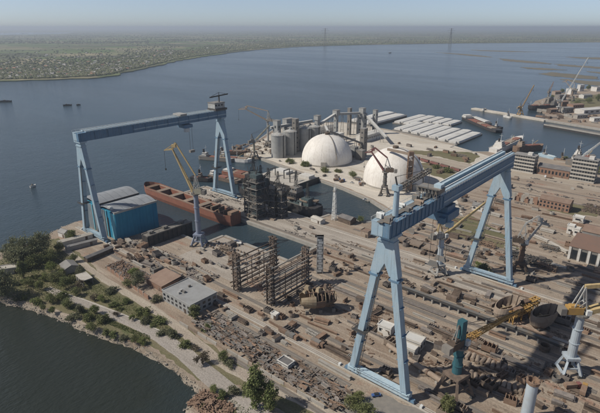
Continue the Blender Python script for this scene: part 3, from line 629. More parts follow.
# ---- the big blue shed under the farther gantry
g = thing('blue_shed', 'tall blue clad shed with dark flat roof under the farther gantry', 'shed', (-273.5, 27, 0))
wl = MB().box((13.5, 0, 11.2), (26, 38, 23)).box((-13.2, 0, 11.8), (27, 38, 24.4)).build('wall', 'shed_blue', g)
for k, (x, w_) in enumerate(((-24.6, 3.4), (-14, 8.5), (-3, 8.5), (7.5, 7), (22.8, 5.6))):
    MB().box((x, -19.15, 11.0), (w_, .5, 22.4)).build('wall_panel', ('shed_blue_pale', 'shed_slate', 'shed_slate', 'shed_slate', 'shed_blue_pale')[k], wl)
for x in (-19.5, -8.6, 2.2, 13.6): MB().box((x, -19.3, 11.3), (1.3, .9, 22.8)).build('pilaster', 'shed_blue_pale', wl)
MB().box((13.2, -19.3, 8.5), (4.6, .4, 17)).build('shed_door', 'hull_black', wl)
for y in np.arange(-16, 18, 3.1): MB().box((26.56, float(y), 11.5), (.22, .35, 22.6)).build('cladding_rib', 'shed_blue', wl)
def barrel(x0, x1, y0, y1, z, rise, n=10):
    m = MB(); v = []
    for k in range(n + 1):
        q = k / n; v += [(x0 + (x1 - x0) * q, yy, z + rise * math.sin(math.pi * q)) for yy in (y0, y1)]
    o = len(v); v += [(x, y, zz - .5) for x, y, zz in v]
    f = [(2 * k, 2 * k + 2, 2 * k + 3, 2 * k + 1) for k in range(n)] + [(o + 2 * k + 1, o + 2 * k + 3, o + 2 * k + 2, o + 2 * k) for k in range(n)] + [(2 * k, o + 2 * k, o + 2 * k + 2, 2 * k + 2) for k in range(n)] + [(2 * k + 3, o + 2 * k + 3, o + 2 * k + 1, 2 * k + 1) for k in range(n)] + [(0, 1, o + 1, o), (2 * n + 1, 2 * n, o + 2 * n, o + 2 * n + 1)]
    return m.add(v, f)
r1 = barrel(.6, 26.4, -19.3, 19.3, 23.2, 2.6).build('roof', 'roof_bluegrey', g)
r2 = barrel(-26.8, .2, -19.5, 19.5, 24.6, 2.8).build('roof', 'roof_bluegrey', g)
for x0, x1, z, rs, m_ in ((.6, 26.4, 22.4, 3.2, 'shed_slate'), (-26.8, .2, 23.8, 3.3, 'shed_slate')):
    for y in (-18.9, 18.9): barrel(x0, x1, y - .15, y + .15, z, rs).build('gable_band', m_, g)
MB().box((26.75, 0, 23.3), (.7, 39.2, 1.5)).build('eaves_band', 'light_slab', g); MB().box((.4, 0, 24.2), (.5, 38.6, 1.2)).build('valley_fascia', 'hull_black', g)
for k in range(6):
    y = -16 + k * 6.4; barrel(.7, 26.3, y - .12, y + .12, 23.35, 2.62).build('roof_seam', 'shed_slate', r1); barrel(-26.7, .1, y - .12, y + .12, 24.75, 2.82).build('roof_seam', 'shed_slate', r2)
for x in (16.5, 18.5, 20.5): MB().box((x, -17.6, 25.6), (1.2, 1.6, 1.6)).build('roof_vent', 'crane_white', r1)
# ---- grain silos, head houses and conveyors
def silo(u, v, r, h, label):
    g = thing('grain_silo', label, 'silo', (u, v, 0), group='concrete grain silos')
    MB().lathe([(r, -.2), (r, h)], 28).build('silo_wall', 'silo_concrete', g, smooth=True)
    for q in (.25, .5, .75, .98): MB().lathe([(r, h * q - .25), (r + .14, h * q - .25), (r + .14, h * q + .25), (r, h * q + .25)], 28).build('hoop', 'silo_concrete', g)
    MB().lathe([(r + .35, h), (r + .35, h + .4), (1.4, h + r * .36), (1.4, h + r * .36 + 1.5), (.01, h + r * .36 + 1.5)], 28).build('silo_roof', 'pale_steel', g)
    rl = MB()
    for k in range(16):
        a = k * math.pi / 8; rl.bar((r * math.cos(a), r * math.sin(a), h + .3), (r * math.cos(a), r * math.sin(a), h + 1.5), .12)
    rl.lathe([(r, h + 1.45), (r + .1, h + 1.45), (r + .1, h + 1.6)], 28); rl.build('handrail', 'mid_steel', g)
    MB().bar((r + .5, -1, 0), (r + .5, -1, h + 1), .5, .8).build('ladder', 'dark_steel', g)
for (u, v, r_, h, l) in ((-333, 288, 9.6, 29, 'widest grey grain silo at the river end of the row'), (-331, 309, 8.3, 30.5, 'second grey grain silo from the river, beside the dark lift tower'),
    (-328, 336, 8.0, 31, 'third grey grain silo, just past the dark lift tower'), (-325, 353.5, 8.0, 31, 'grey grain silo behind the left dome, last of the front row'),
    (-353, 330, 7.5, 30, 'grey grain silo in the back row behind the lift tower'), (-350, 350, 7.5, 30, 'grey grain silo in the back row behind the left dome'), (-347, 369, 7.0, 27, 'shorter grey grain silo at the inner end of the back row')):
    silo(u, v, r_, h, l)
def tower(name, label, loc, size, m, cat='tower', cap=None, wins=3, group=None):
    g = thing(name, label, cat, loc, 0, group); a, b, h = size
    wl = MB().box((0, 0, h / 2 - .2), (a, b, h)).build('wall', m, g)
    MB().box((0, 0, h + .1), (a + .5, b + .5, .5)).build('roof', 'roof_grey', g)
    if cap: MB().box((0, 0, h + cap[2] / 2 + .3), cap).build('head_house', 'silo_concrete', g); MB().box((0, 0, h + cap[2] + .5), (cap[0] + .6, cap[1] + .6, .4)).build('roof', 'roof_grey', g)
    for f in 'SE': windows(wl, f, -a / 2, a / 2, -b / 2, b / 2, 3, h - 2, 1, wins, fill=.3, zf=.25)
    return g
GT = 'elevator towers of the grain terminal'
tower('lift_tower', 'dark slim lift tower between the grey silos', (-334, 323, 0), (6.5, 6.5, 45), 'concrete_dark', group=GT, wins=6)
tower('lift_tower', 'grey lift tower rising behind the widest silo', (-352, 306, 0), (8, 7, 43), 'silo_concrete', group=GT)
tower('lift_tower', 'broad grey head house block behind the middle silos', (-358, 335, 0), (8, 15, 41), 'silo_concrete', group=GT)
tower('lift_tower', 'grey tower with small head house at the inner end of the silos', (-337, 374, 0), (5.5, 5.5, 36), 'silo_concrete', cap=(7.5, 7.5, 6), group=GT)
tower('lift_tower', 'isolated grey conveyor tower with square head above the left dome', (-338, 420, 0), (5, 5, 36), 'silo_concrete', cap=(8, 8, 8), group=GT)
tower('lift_tower', 'dark slab-like tower between the two white domes', (-250, 362, 0), (6.5, 8, 37), 'concrete_dark', group=GT, wins=5)
tower('lift_tower', 'stout grey elevator block at the far end of the conveyors', (-330, 478, 0), (12, 10, 33), 'silo_concrete', cap=(8, 8, 8), group=GT)
tower('lift_tower', 'slender grey elevator shaft left of the stout elevator block', (-343, 462, 0), (5, 5, 42), 'mid_steel', group=GT)
tower('lift_tower', 'twin grey elevator shaft right of the stout elevator block', (-316, 494, 0), (6, 6, 38), 'silo_concrete', group=GT)
def conveyor(label, a, b, w_=3.2, h=3.0, m='silo_concrete', trestle=3):
    g = thing('conveyor_gallery', label, 'conveyor', (a[0], a[1], 0), group='conveyor galleries of the grain terminal')
    A = Vector((0, 0, a[2])); B = Vector((b[0] - a[0], b[1] - a[1], b[2]))
    MB().bar(A, B, w_, h).build('gallery', m, g); MB().bar(A + Vector((0, 0, h / 2 + .15)), B + Vector((0, 0, h / 2 + .15)), w_ + .5, .3).build('gallery_roof', 'roof_white', g)
    for k in range(trestle):
        c = A.lerp(B, (k + .6) / (trestle + .2)); t = MB()
        for s in (-1, 1): t.bar((c.x + s * 2.2, c.y + s * 1.0, 0), (c.x + s * .9, c.y + s * .4, c.z - h / 2), .5)
        for q in (.35, .7): t.bar((c.x - 2 + q, c.y - 1 + q * .5, c.z * q), (c.x + 2 - q, c.y + 1 - q * .5, c.z * q), .35)
        t.build('trestle', 'mid_steel', g)
conveyor('sloping conveyor gallery from the silos up to the isolated tower', (-335, 378, 30), (-338, 416, 38))
conveyor('long sloping gallery from the isolated tower to the far elevator block', (-337, 424, 38), (-331, 472, 34))
conveyor('sloping gallery climbing from the silos over the left dome', (-318, 368, 30), (-272, 313, 37.5), 2.4, 2.2, 'mid_steel')
conveyor('gallery descending from the left dome crown to the dark tower', (-270, 314, 38), (-250, 358, 18), w_=2.4, h=2.2, m='mid_steel')
conveyor('conveyor gallery running from the far elevator block to the quay edge', (-326, 482, 30), (-262, 440, 10))
conveyor('low conveyor gallery along the back of the silo row', (-358, 300, 33), (-345, 372, 34), trestle=0)
house('elevator_annex', 'small dark flat-roofed annex at the foot of the dark tower', 'building', (-243, 346, 0), (10, 8, 12), 'concrete_dark', 'roof_grey', 'flat')
house('elevator_annex', 'low grey annex left of the dark tower beside the left dome', 'building', (-258, 352, 0), (9, 9, 13), 'silo_concrete', 'roof_grey', 'flat')
house('elevator_annex', 'white cube of a building behind the left dome', 'building', (-318, 398, 0), (14, 12, 16), 'plaster_white', 'roof_white', 'flat', wins=(('S', 3, 2, 3, 14), ('E', 3, 2, 3, 14)))
house('elevator_annex', 'long pale shed beside the far elevator block', 'building', (-300, 455, 0), (16, 50, 10), 'plaster_white', 'roof_white', 'gable', wins=(('E', 9, 1, 3, 8),))
house('elevator_annex', 'pale low shed between silos and far elevator', 'building', (-372, 430, 0), (18, 60, 11), 'plaster_white', 'roof_grey', 'gable', wins=(('E', 9, 1, 3, 8),))
def dome(label, u, v, r, h, door):
    g = thing('storage_dome', label, 'dome', (u, v, 0), group='white storage domes')
    prof = [(r, 0)] + [(r * math.cos(a) ** .92, 3.5 + (h - 3.5) * math.sin(a)) for a in np.linspace(0, math.pi / 2 - .001, 18)]
    MB().lathe(prof, 56).build('dome_shell', 'dome_white', g, smooth=True)
    MB().lathe([(r + .9, 0), (r + .9, 1.6), (r - .1, 1.6)], 56).build('ring_wall', 'concrete', g)
    MB().lathe([(3.2, h - .8), (3.2, h + 2.2), (.01, h + 2.8)], 14).build('crown_cap', 'rust_dark', g)
    for k in range(20):
        a = k * math.pi / 10 + .1; sm = MB()
        pts = [(prof[i][0] + .06, prof[i][1] + .05) for i in range(1, len(prof) - 1, 2)]
        for (r0, z0), (r1_, z1_) in zip(pts[:-1], pts[1:]): sm.bar((math.cos(a) * r0, math.sin(a) * r0, z0), (math.cos(a) * r1_, math.sin(a) * r1_, z1_), .16, .12)
        sm.build('shell_seam', 'dome_white', g)
    a = door + .5; st = MB(); pts = [(prof[i][0] + .5, prof[i][1] + .4) for i in range(1, len(prof) - 1)]
    for (r0, z0), (r1_, z1_) in zip(pts[:-1], pts[1:]): st.bar((math.cos(a) * r0, math.sin(a) * r0, z0), (math.cos(a) * r1_, math.sin(a) * r1_, z1_), 1.1, .35)
    st.build('dome_stair', 'mid_steel', g)
    a = door; MB().box((math.cos(a) * (r - 1), math.sin(a) * (r - 1), 3.2), (6, 6, 6.4), rz=a).build('portal', 'concrete', g)
    return g
dome('left white storage dome beside the grey silos', -272, 313, 32, 34, R(-60))
dome('right white storage dome behind the dark red crane', -161.5, 289.5, 33, 38, R(-20))
g = thing('conveyor_tower', 'rusty conveyor tower climbing the front of the right dome', 'tower', (-133, 271, 0), IR)
MB().lattice((0, 0, 0), (0, 0, 38), 5, 4, 11, .35, chord=.7).build('frame', 'rust', g)
for z, m_ in ((6, 'rust_pale'), (16, 'rust_dark'), (23, 'rust_dark'), (30, 'rust_pale')): MB().box((0, 0, z), (4.6, 3.6, 5.0)).build('cladding', m_, g)
MB().box((0, 0, 40), (5, 4.4, 4)).build('head_house', 'rust', g); MB().bar((0, 0, 39), (-20, 22, 39), 2.2, 2.4).build('gallery', 'rust_pale', g)
# ---- covered barges moored side by side
def hull_mb(L, B, z0, z1, bow=.16, stern=.05, sheer=0.0, flat=False, wall=0.0):
    """lofted hull, bow towards +x"""
    st = [(-.5, .72 if not flat else .92), (-.5 + stern, .95), (-.3, 1), (.2, 1), (.5 - bow, .97), (.5 - bow * .5, .72 if not flat else .93), (.5 - bow * .12, .3 if not flat else .75), (.5, .03 if not flat else .62)]
    m = MB(); n = len(st); v = []
    for q, w_ in st:
        zz = z1 + sheer * max(0, (q - .2) / .3) ** 2 * 1.0 + sheer * .4 * max(0, (-q - .35) / .15)
        x = q * L; bw = B / 2 * w_; lo = bw * (.82 if not flat else .9)
        xb = x if q < .5 - bow else x - (x - (.5 - bow) * L) * .35
        v += [(xb, -lo, z0), (x, -bw, z0 + (zz - z0) * .45), (x, -bw, zz), (x, bw, zz), (x, bw, z0 + (zz - z0) * .45), (xb, lo, z0)]
    f = []
    for i in range(n - 1):
        for k in range(6):
            a, b = i * 6 + k, i * 6 + (k + 1) % 6; f.append((a, b, b + 6, a + 6))
    f += [tuple(range(6))[::-1], tuple(range((n - 1) * 6, n * 6))]
    return m.add(v, [q[::-1] for q in f])
def covered_barge(label, u, v, L, B, group, cover='roof_white', rz=math.pi / 2, h=4.5):
    g = thing('covered_barge', label, 'barge', (u, v, WATER_Z), rz, group)
    MB().add(*(lambda m: (m.v, m.f))(hull_mb(L, B, -1.5, h, .06, .03, flat=True))).build('hull', 'mid_steel', g)
    n = 5; s = L * .86 / n
    for k in range(n):
        x = -L * .43 + (k + .5) * s
        MB().add([(x - s / 2 + .25, -B * .47, h), (x + s / 2 - .25, -B * .47, h), (x + s / 2 - .25, B * .47, h), (x - s / 2 + .25, B * .47, h), (x - s / 2 + .25, -B * .4, h + 2.2), (x + s / 2 - .25, -B * .4, h + 2.2), (x + s / 2 - .25, B * .4, h + 2.2), (x - s / 2 + .25, B * .4, h + 2.2), (x - s / 2 + .25, 0, h + 2.9), (x + s / 2 - .25, 0, h + 2.9)],
                 [(0, 1, 5, 4), (1, 2, 6, 9, 5), (2, 3, 7, 6), (3, 0, 4, 8, 7), (4, 5, 9, 8), (8, 9, 6, 7)]).build('hatch_cover', cover, g)
    MB().box((-L * .465, 0, h + 1.4), (L * .04, B * .6, 2.8)).build('deck_house', 'hull_white', g)
    return g
BG = 'white covered barges rafted beyond the port quay'
ordn = ('first', 'second', 'third', 'fourth', 'fifth', 'sixth', 'seventh')
for k, (u, v0, v1) in enumerate(((-194, 512, 611), (-213, 516, 622), (-232, 524, 622), (-250, 530, 628), (-268.5, 535, 635), (-287, 540, 634), (-305, 545, 632))):
    covered_barge('%s white covered barge of the front raft counted from the right' % ordn[k], u, (v0 + v1) / 2, v1 - v0, 18.2, BG, h=2.0)
for k, (u, v0, v1) in enumerate(((-262, 638, 690), (-281, 638, 698), (-300, 638, 704), (-319, 600, 708), (-337, 600, 706))):
    covered_barge('%s shorter white covered barge of the raft behind, counted from the right' % ordn[k], u, (v0 + v1) / 2, v1 - v0, 18.2, BG, h=2.0)
covered_barge('broad pale covered barge left of the raft, nearer the port', -369, 612, 132, 25, BG, h=4)
covered_barge('broad pale covered barge farthest left, beyond the elevator block', -398, 620, 138, 25, BG, h=4)
# ------------------------------------------------------------------ ships and floating things
def ship(name, label, cat, loc, rz, L, B, D, hm, deck='deck_red', house_at=-.36, tiers=3, house_m='hull_white', holds=0, masts=1, funnel=True, sheer=1.5, flat=False, group=None, boot=None):
    g = thing(name, label, cat, (loc[0], loc[1], WATER_Z), rz, group)
    MB().add(*(lambda m: (m.v, m.f))(hull_mb(L, B, -1.5, D, sheer=sheer, flat=flat))).build('hull', hm, g)
    MB().box((-L * .08, 0, D + .05), (L * .8, B * .9, .2)).build('deck', deck, g)
    for s in (-1, 1): MB().box((-L * .08, s * B * .485, D + .5), (L * .78, .25, 1.0)).build('bulwark', hm, g)
    x = house_at * L; hl = L * .13
    for k in range(tiers):
        a = hl * (1 - .17 * k); t = MB().box((x, 0, D + 1.4 + 2.6 * k), (a, B * (.8 - .12 * k), 2.6)).build('superstructure', house_m, g)
        windows(t, 'E', x - a / 2, x + a / 2, -B * (.8 - .12 * k) / 2, B * (.8 - .12 * k) / 2, D + .8 + 2.6 * k, D + 2.7 + 2.6 * k, 5, 1)
        windows(t, 'S', x - a / 2, x + a / 2, -B * (.8 - .12 * k) / 2, B * (.8 - .12 * k) / 2, D + .8 + 2.6 * k, D + 2.7 + 2.6 * k, 5, 1)
    if funnel: MB().tube((x - hl * .25, 0, D + 2.6 * tiers), (x - hl * .3, 0, D + 2.6 * tiers + 4.5), 1.4, 1.1, 10).build('funnel', 'hull_black', g)
    for k in range(masts):
        mx = x + hl * .2 + k * L * .38; zz = D + (2.6 * tiers if k == 0 else 0)
        MB().tube((mx, 0, zz), (mx, 0, zz + 10), .35, .15, 6).bar((mx, -2.5, zz + 7), (mx, 2.5, zz + 7), .2).build('mast', 'crane_white', g)
        if k: MB().bar((mx, 0, zz + 1.5), (mx + 9, 0, zz + 7), .5).build('derrick', 'jib_yellow', g)
    for k in range(holds):
        hx = -L * .22 + (k + .5) * L * .6 / holds; MB().box((hx, 0, D + .7), (L * .5 / holds, B * .55, 1.3)).build('hatch', 'rust_pale' if k % 2 else 'deck_red', g)
    return g
# ---- orange hull lying in the dock basin, open holds
g = thing('hull_under_construction', 'long orange-red ship hull with open holds in the dock basin', 'ship', (-274, 96.0, WATER_Z), math.pi)
L, B, D = 138, 17, 9.5
MB().add(*(lambda m: (m.v[:], [f for f in m.f if not (len(f) == 4 and all((i % 6) in (2, 3) for i in f))]))(hull_mb(L, B, -1.5, D, .09, .04, 1.8))).build('hull', 'hull_orange', g)
MB().box((-3, 0, 2.2), (L * .84, B * .84, .4)).build('hold_floor', 'deck_red', g)
for s in (-1, 1):
    MB().box((-3, s * B * .45, D - .5), (L * .88, 1.9, .35)).build('side_deck', 'rust_pale', g)
    MB().box((-3, s * (B * .5 - 2.4), 5.6), (L * .86, .3, 7)).build('inner_side', 'hull_orange', g)
for k, x in enumerate((57, 38, 16, -6, -26)): MB().box((x, 0, 6.0), (4.0, B * .8, 6.4)).box((x, 0, D - .4), (6, B * .86, .4)).build('bulkhead', 'rust_pale' if k else 'rust', g)
for k in range(11): MB().box((-34 - k * 3.1, random.uniform(-2, 2), 6.5 + random.uniform(-1, 3)), (1.6, random.uniform(5, 11), random.uniform(3, 8))).build('frame_section', random.choice(['rust_dark', 'hull_black', 'rust']), g)
MB().box((-66, 0, D + 1.0), (5, 9, 3)).build('stern_house', 'rust', g)
# ---- dark caisson gate in front of the blue shed
g = thing('dock_caisson', 'dark steel dock caisson gate standing beside the blue shed', 'gate', (-222, 38, 0), R(-1))
MB().box((0, 0, 2.8), (8, 42, 10.5)).build('body', 'hull_black', g)
for s in (-1, 1): MB().box((s * 3.8, 0, 8.5), (.8, 42, .9)).build('coping', 'concrete_dark', g)
MB().box((0, 0, 8.2), (6.6, 41, .3)).build('deck', 'concrete_dark', g)
for k in range(10): MB().box((4.2, -19.5 + k * 4.3, 3.2), (.6, .7, 9.0)).build('rib', 'hull_black', g)
for k in range(9): MB().bar((3.6, -20 + k * 5, 9), (3.6, -20 + k * 5, 10.4), .15).build('stanchion', 'mid_steel', g)
for y in (-15, -2, 13): MB().box((-.5, y, 9.4), (3, 4, 2.2)).tube((-2.6, y, 9.6), (1.6, y, 9.6), .8, n=10).build('winch', 'mid_steel', g)
# ---- dark repair ship and its tall dark tower on the middle quay
g = ship('repair_ship', 'dark teal ship under repair with stacked superstructure and lattice masts', 'ship', (-214, 156.5), math.pi, 106, 17, 9, 'hull_black', 'concrete_dark', .22, 0, 'hull_teal', funnel=False, masts=0)
rr = random.Random(31)
for k, (x, a, b, z, h) in enumerate(((26, 30, 14, 9, 6), (25, 24, 12, 15, 5), (27, 18, 11, 20, 4.5), (28, 11, 8, 24.5, 4), (-2, 18, 12, 9, 5), (-4, 10, 9, 14, 4), (-30, 16, 11, 9, 4), (-24, 14, 12, 13, 6), (-26, 9, 9, 19, 5), (-40, 9, 9, 9, 7), (12, 12, 10, 9, 8))):
    t = MB().box((x, 0, z + h / 2), (a, b, h), taper=.93).build('superstructure', ('hull_teal', 'hull_black', 'mid_steel')[k % 3] if k else 'hull_teal', g)
    windows(t, 'N', x - a / 2, x + a / 2, -b / 2, b / 2, z + h * .4, z + h * .9, max(3, int(a / 3)), 1)
for x, z, h in ((30, 28, 15), (20, 24, 12), (-3, 18, 16), (-26, 24, 15), (-40, 16, 14), (10, 17, 18)): MB().lattice((x, 0, z), (x, 0, z + h), 2.6, 2.6, 5, .2, 1.0, 1.0).bar((x, -4, z + h * .7), (x, 4, z + h * .7), .3).build('mast', 'dark_steel', g)
MB().tube((12, 0, 14), (11, 0, 24), 2.6, 2.2, 12).build('funnel', 'hull_teal', g)
for k in range(18):
    x = rr.uniform(-45, 42); MB().box((x, rr.uniform(-5, 5), 10 + rr.uniform(0, 2)), (rr.uniform(1.5, 5), rr.uniform(1.5, 4), rr.uniform(1.5, 4))).build('deck_gear', rr.choice(['mid_steel', 'pale_steel', 'rust_dark', 'hull_teal', 'rust_pale']), g)
for k, (x, y) in enumerate(((-38, 3), (-44, -3), (-26, 5))):
    b = MB().add(*(lambda m: (m.v, m.f))(hull_mb(11, 4.0, 12.6, 14.4, .3))).build('lifeboat', 'rust_pale', g, loc=(x, y, 0), rz=.2 * k)
def dock_tower(label, loc, w_, h, m, rz=0.0):
    g = thing('dock_tower', label, 'tower', loc, rz)
    MB().lattice((0, 0, 0), (0, 0, h), w_, w_, int(h / 4), .4, w_ * .85, w_ * .85, chord=.9).build('frame', 'dark_steel', g)
    for k in range(int(h / 6)):
        z = 4 + k * 6; MB().box((0, 0, z), (w_ + 1.2 + (k % 3), w_ + 2.2 - (k % 2) * 1.4, .22)).build('platform', 'mid_steel', g)
        if k % 3 == 0 or k == 4: MB().box((w_ * .1, -w_ * .1, z + 1.9), (w_ * .6, w_ * .55, 3.4)).build('cabin', m, g)
    MB().box((0, 0, h + 1.8), (w_ * .8, w_ * .7, 3.2)).build('head_house', m, g); MB().bar((0, 0, h + 3), (6, -3, h + 12), .5).bar((0, 0, h + 3), (-5, 3, h + 9), .4).lattice((0, w_ * .4, h - 4), (w_ * 1.1, w_ * .4, h + 6), 1.4, 1.4, 5, .2).lattice((-w_ * .5, 0, h * .6), (-w_ * 1.1, -2, h * .95), 1.2, 1.2, 5, .2).build('mast', 'dark_steel', g)
    return g
dock_tower('dark teal lattice tower with platforms on the middle quay by the basin', (-199, 116, 0), 10.5, 37, 'hull_teal')
dock_tower('black slim lattice tower left of the teal one on the middle quay', (-213, 121, 0), 7, 33, 'hull_black')
dock_tower('squat dark lattice tower between the teal tower and the stern of the repair ship', (-190, 127, 0), 6, 26, 'mid_steel', .4)
dock_tower('brownish lattice tower right of the teal one beside the repair ship', (-183, 131, 0), 7, 22, 'mid_steel')
# ---- white decked pontoon
g = thing('floating_pontoon', 'pale decked floating pontoon with dark sides beyond the repair ship', 'pontoon', (-257, 219, WATER_Z))
MB().box((0, 0, 2.2), (58, 46, 6.5)).build('hull', 'hull_black', g); MB().box((0, 0, 5.6), (57, 45, .4)).build('deck', 'light_slab', g)
for x, y in ((18, -14), (4, -8), (-12, -14)):
    MB().bar((x, y, 5.8), (x, y, 15), .8).bar((x, y + 9, 5.8), (x, y + 9, 15), .8).bar((x, y - .4, 15), (x, y + 9.4, 15), .9).build('portal_frame', 'dark_steel', g)
MB().box((20, 12, 7.4), (14, 10, 3.4)).build('deck_house', 'plaster_white', g); MB().box((-14, 10, 7.2), (20, 12, 2.8)).build('deck_house', 'roof_white', g); MB().box((3, 16, 6.6), (8, 4, 1.6)).build('hatch', 'concrete_dark', g)
# ---- craft moored around the silo end
SG = 'craft moored at the silo end of the port'
ship('barge', 'rusty orange flat barge moored left of the repair ship', 'barge', (-304, 200), R(8), 58, 15, 4, 'hull_orange', 'rust_pale', -.42, 1, 'hull_white', holds=3, masts=0, funnel=False, flat=True, group=SG)
ship('barge', 'brown deck barge with white house between the gantry leg and the rusty barge', 'barge', (-312, 178), R(4), 46, 12, 3, 'rust_dark', 'rust_pale', -.4, 2, 'hull_white', holds=2, masts=1, funnel=False, flat=True, group=SG)
ship('coaster', 'small white ship with wheelhouse aft below the slim harbour crane', 'ship', (-365, 240), R(20), 48, 10, 4.5, 'hull_white', 'deck_red', -.34, 3, 'hull_white', holds=2, masts=2, group=SG)
ship('coaster', 'grey coaster moored outside the small white ship', 'ship', (-385, 228), R(22), 52, 10, 4.2, 'mid_steel', 'rust_pale', -.34, 2, 'hull_white', holds=2, masts=2, group=SG)
ship('tug', 'dark tug at the river end of the middle quay', 'tug', (-330, 158), R(30), 26, 8, 4, 'hull_black', 'deck_red', -.05, 2, 'rust_pale', masts=1, group=SG)
ship('coaster', 'rust brown coaster lying against the silo quay', 'ship', (-398, 262), R(40), 44, 10, 4.0, 'rust', 'rust_pale', -.34, 2, 'plaster_white', holds=2, masts=2, group=SG)
# ---- ships on the right-hand harbour
HG = 'ships in the right-hand harbour'
def deg_between(a, b): return math.atan2(b[1] - a[1], b[0] - a[0])
def along(a, b, t=.5): return ((a[0] * (1 - t) + b[0] * t), (a[1] * (1 - t) + b[1] * t))
p, q = yp(466, 118), yp(499, 132); ship('barge', 'long barge with reddish deck and white bow house off the raft', 'barge', along(p, q), deg_between(q, p) + math.pi, math.dist(p, q), 18, 4, 'hull_black', 'deck_red', -.46, 2, 'hull_white', holds=4, masts=0, funnel=False, flat=True, group=HG)
p, q = yp(474, 118), yp(489, 123.5); covered_barge('short white-topped lighter beside the reddish barge', *along(p, q), math.dist(p, q), 14, HG, rz=deg_between(p, q), h=3)
p, q = yp(488, 126), yp(503, 128); ship('tug', 'small dark tug beyond the stern of the reddish barge', 'tug', along(p, q), deg_between(p, q), 26, 9, 3, 'hull_black', 'concrete_dark', .05, 2, 'hull_white', masts=1, group=HG)
p, q = yp(494, 152), yp(520, 140); ship('cargo_ship', 'pale grey ship with crowded deck moored behind the girder end', 'ship', along(p, q), deg_between(p, q), math.dist(p, q) * 1.1, 15, 7, 'hull_white', 'light_slab', -.3, 3, 'hull_white', holds=3, masts=2, group=HG)
p, q = yp(517, 150), yp(540, 148); ship('cargo_ship', 'rusty brown ship behind the white banded office block', 'ship', along(p, q), deg_between(p, q), math.dist(p, q) * 1.2, 13, 7, 'rust', 'rust_pale', -.3, 3, 'rust_pale', holds=1, masts=2, group=HG)
p, q = yp(540, 154), yp(556, 158); ship('launch', 'small pale blue launch moored left of the cream boat', 'boat', along(p, q), deg_between(p, q), 26, 7, 3, 'crane_blue_pale', 'hull_white', -.2, 1, 'hull_white', masts=1, group=HG)
p, q = yp(556, 160), yp(572, 162); ship('launch', 'cream and red boat moored beside the pale blue launch', 'boat', along(p, q), deg_between(p, q), 24, 8, 3.5, 'rust_pale', 'deck_red', -.1, 2, 'hull_cream', masts=1, group=HG)
p, q = yp(570, 165), yp(592, 160); ship('cargo_ship', 'white superstructure ship behind the tall office block at the right', 'ship', along(p, q), deg_between(p, q), 52, 14, 8, 'mid_steel', 'concrete_dark', -.2, 5, 'hull_white', holds=1, masts=2, group=HG)
p, q = yp(529, 109), yp(556, 108); ship('cargo_ship', 'black hulled ship berthed along the opposite quay', 'ship', along(p, q), deg_between(q, p), 70, 16, 9, 'hull_black', 'concrete_dark', -.36, 3, 'mid_steel', holds=3, masts=3, group=HG)
p, q = yp(547, 125), yp(620, 138); g = thing('floating_dock', 'long low dark floating dock in front of the opposite quay', 'dock', (*along(p, q), WATER_Z), deg_between(p, q))
LL = math.dist(p, q); MB().box((0, 0, 1.2), (LL, 20, 3.6)).build('hull', 'hull_black', g); MB().box((0, 0, 3.2), (LL - 1, 19, .4)).build('deck', 'concrete_dark', g); MB().box((0, -9, 4.2), (LL, 1.2, 2)).build('bulwark', 'concrete', g)
p, q = yp(503, 114), yp(530, 120); ship('tug', 'small white tug alongside the far jetty', 'tug', yp(508, 116.5), deg_between(p, q), 20, 7, 3, 'hull_white', 'light_slab', 0, 2, 'hull_white', group=HG)
# ---- small boats far out on the river
for k, (x, y, L_, l) in enumerate(((6, 102, 26, 'dark long boat far out on the river at the left edge'), (67.5, 105.7, 18, 'dark motorboat on the open river above the farther gantry'), (78.5, 105.2, 9, 'tiny dinghy trailing the dark motorboat on the river'), (390, 53, 32, 'distant dark ship below the far shore'), (33, 187, 7, 'tiny pale boat on the river near the left edge'))):
    ship('motorboat', l, 'boat', yp(x, y, WATER_Z), R(10 + 15 * k) + IR, L_, L_ * .26, L_ * .07 + .6, 'hull_black' if k != 4 else 'hull_white', 'concrete_dark', -.1, 1, 'mid_steel', masts=0, funnel=False, group='small craft out on the river')
# ------------------------------------------------------------------ yard structures
def rack(label, u, v0, v1, h, levels, seed):
    g = thing('staging_rack', label, 'scaffold', (u, v0, 0), group='tall steel staging racks'); L = v1 - v0; rr = random.Random(seed)
    for y in (0, L):
        p = MB().lattice((0, y, 0), (0, y, h + rr.uniform(-1, 1)), 3.6, 3.0, 11, .28, 3.2, 2.6, chord=.6).build('post_tower', 'rust_dark', g)
        for k in range(levels + 1):
            z = 2.6 + k * (h - 4) / levels; MB().box((0, y, z), (6.6 + rr.uniform(-1.6, 1.6), 2.4, .24)).build('bracket', 'rust_dark' if k % 2 else 'mid_steel', p)
    for k in range(levels):
        z = 3.2 + k * (h * .78) / levels
        for x in (-2.4, 2.4):
            if rr.random() < .93: MB().bar((x, -3.5 + rr.uniform(-1, 1), z), (x, L + 3.5 + rr.uniform(-1, 1), z), .5, .7).build('beam', rr.choice(['rust_pale', 'scrap_grey', 'concrete', 'rust_dark']), g)
        if k % 4 == 1: MB().box((1.6, L / 2, z + .2), (1.2, L * .8, .2)).build('walkway', 'rust_pale', g)
    for y in (L * .33, L * .66): MB().bar((-2.4, y, 0), (-2.4, y, h * .75), .4).bar((2.4, y, 0), (2.4, y, h * .75), .4).build('strut', 'rust_dark', g)
rack('left of the two tall brown staging racks on the assembly slab', -117, 17, 51, 27, 7, 3)
rack('right of the two tall brown staging racks, nearer the yellow hull block', -89, 19, 52, 27, 8, 4)
g = thing('stair_tower', 'pale grey narrow stair tower standing alone beyond the racks', 'tower', (-91, 70, 0), IR)
for s in (-1, 1): MB().bar((s * 1.9, 0, 0), (s * 1.9, 0, 27.5), .7, 1.8).build('post', 'pale_steel', g)
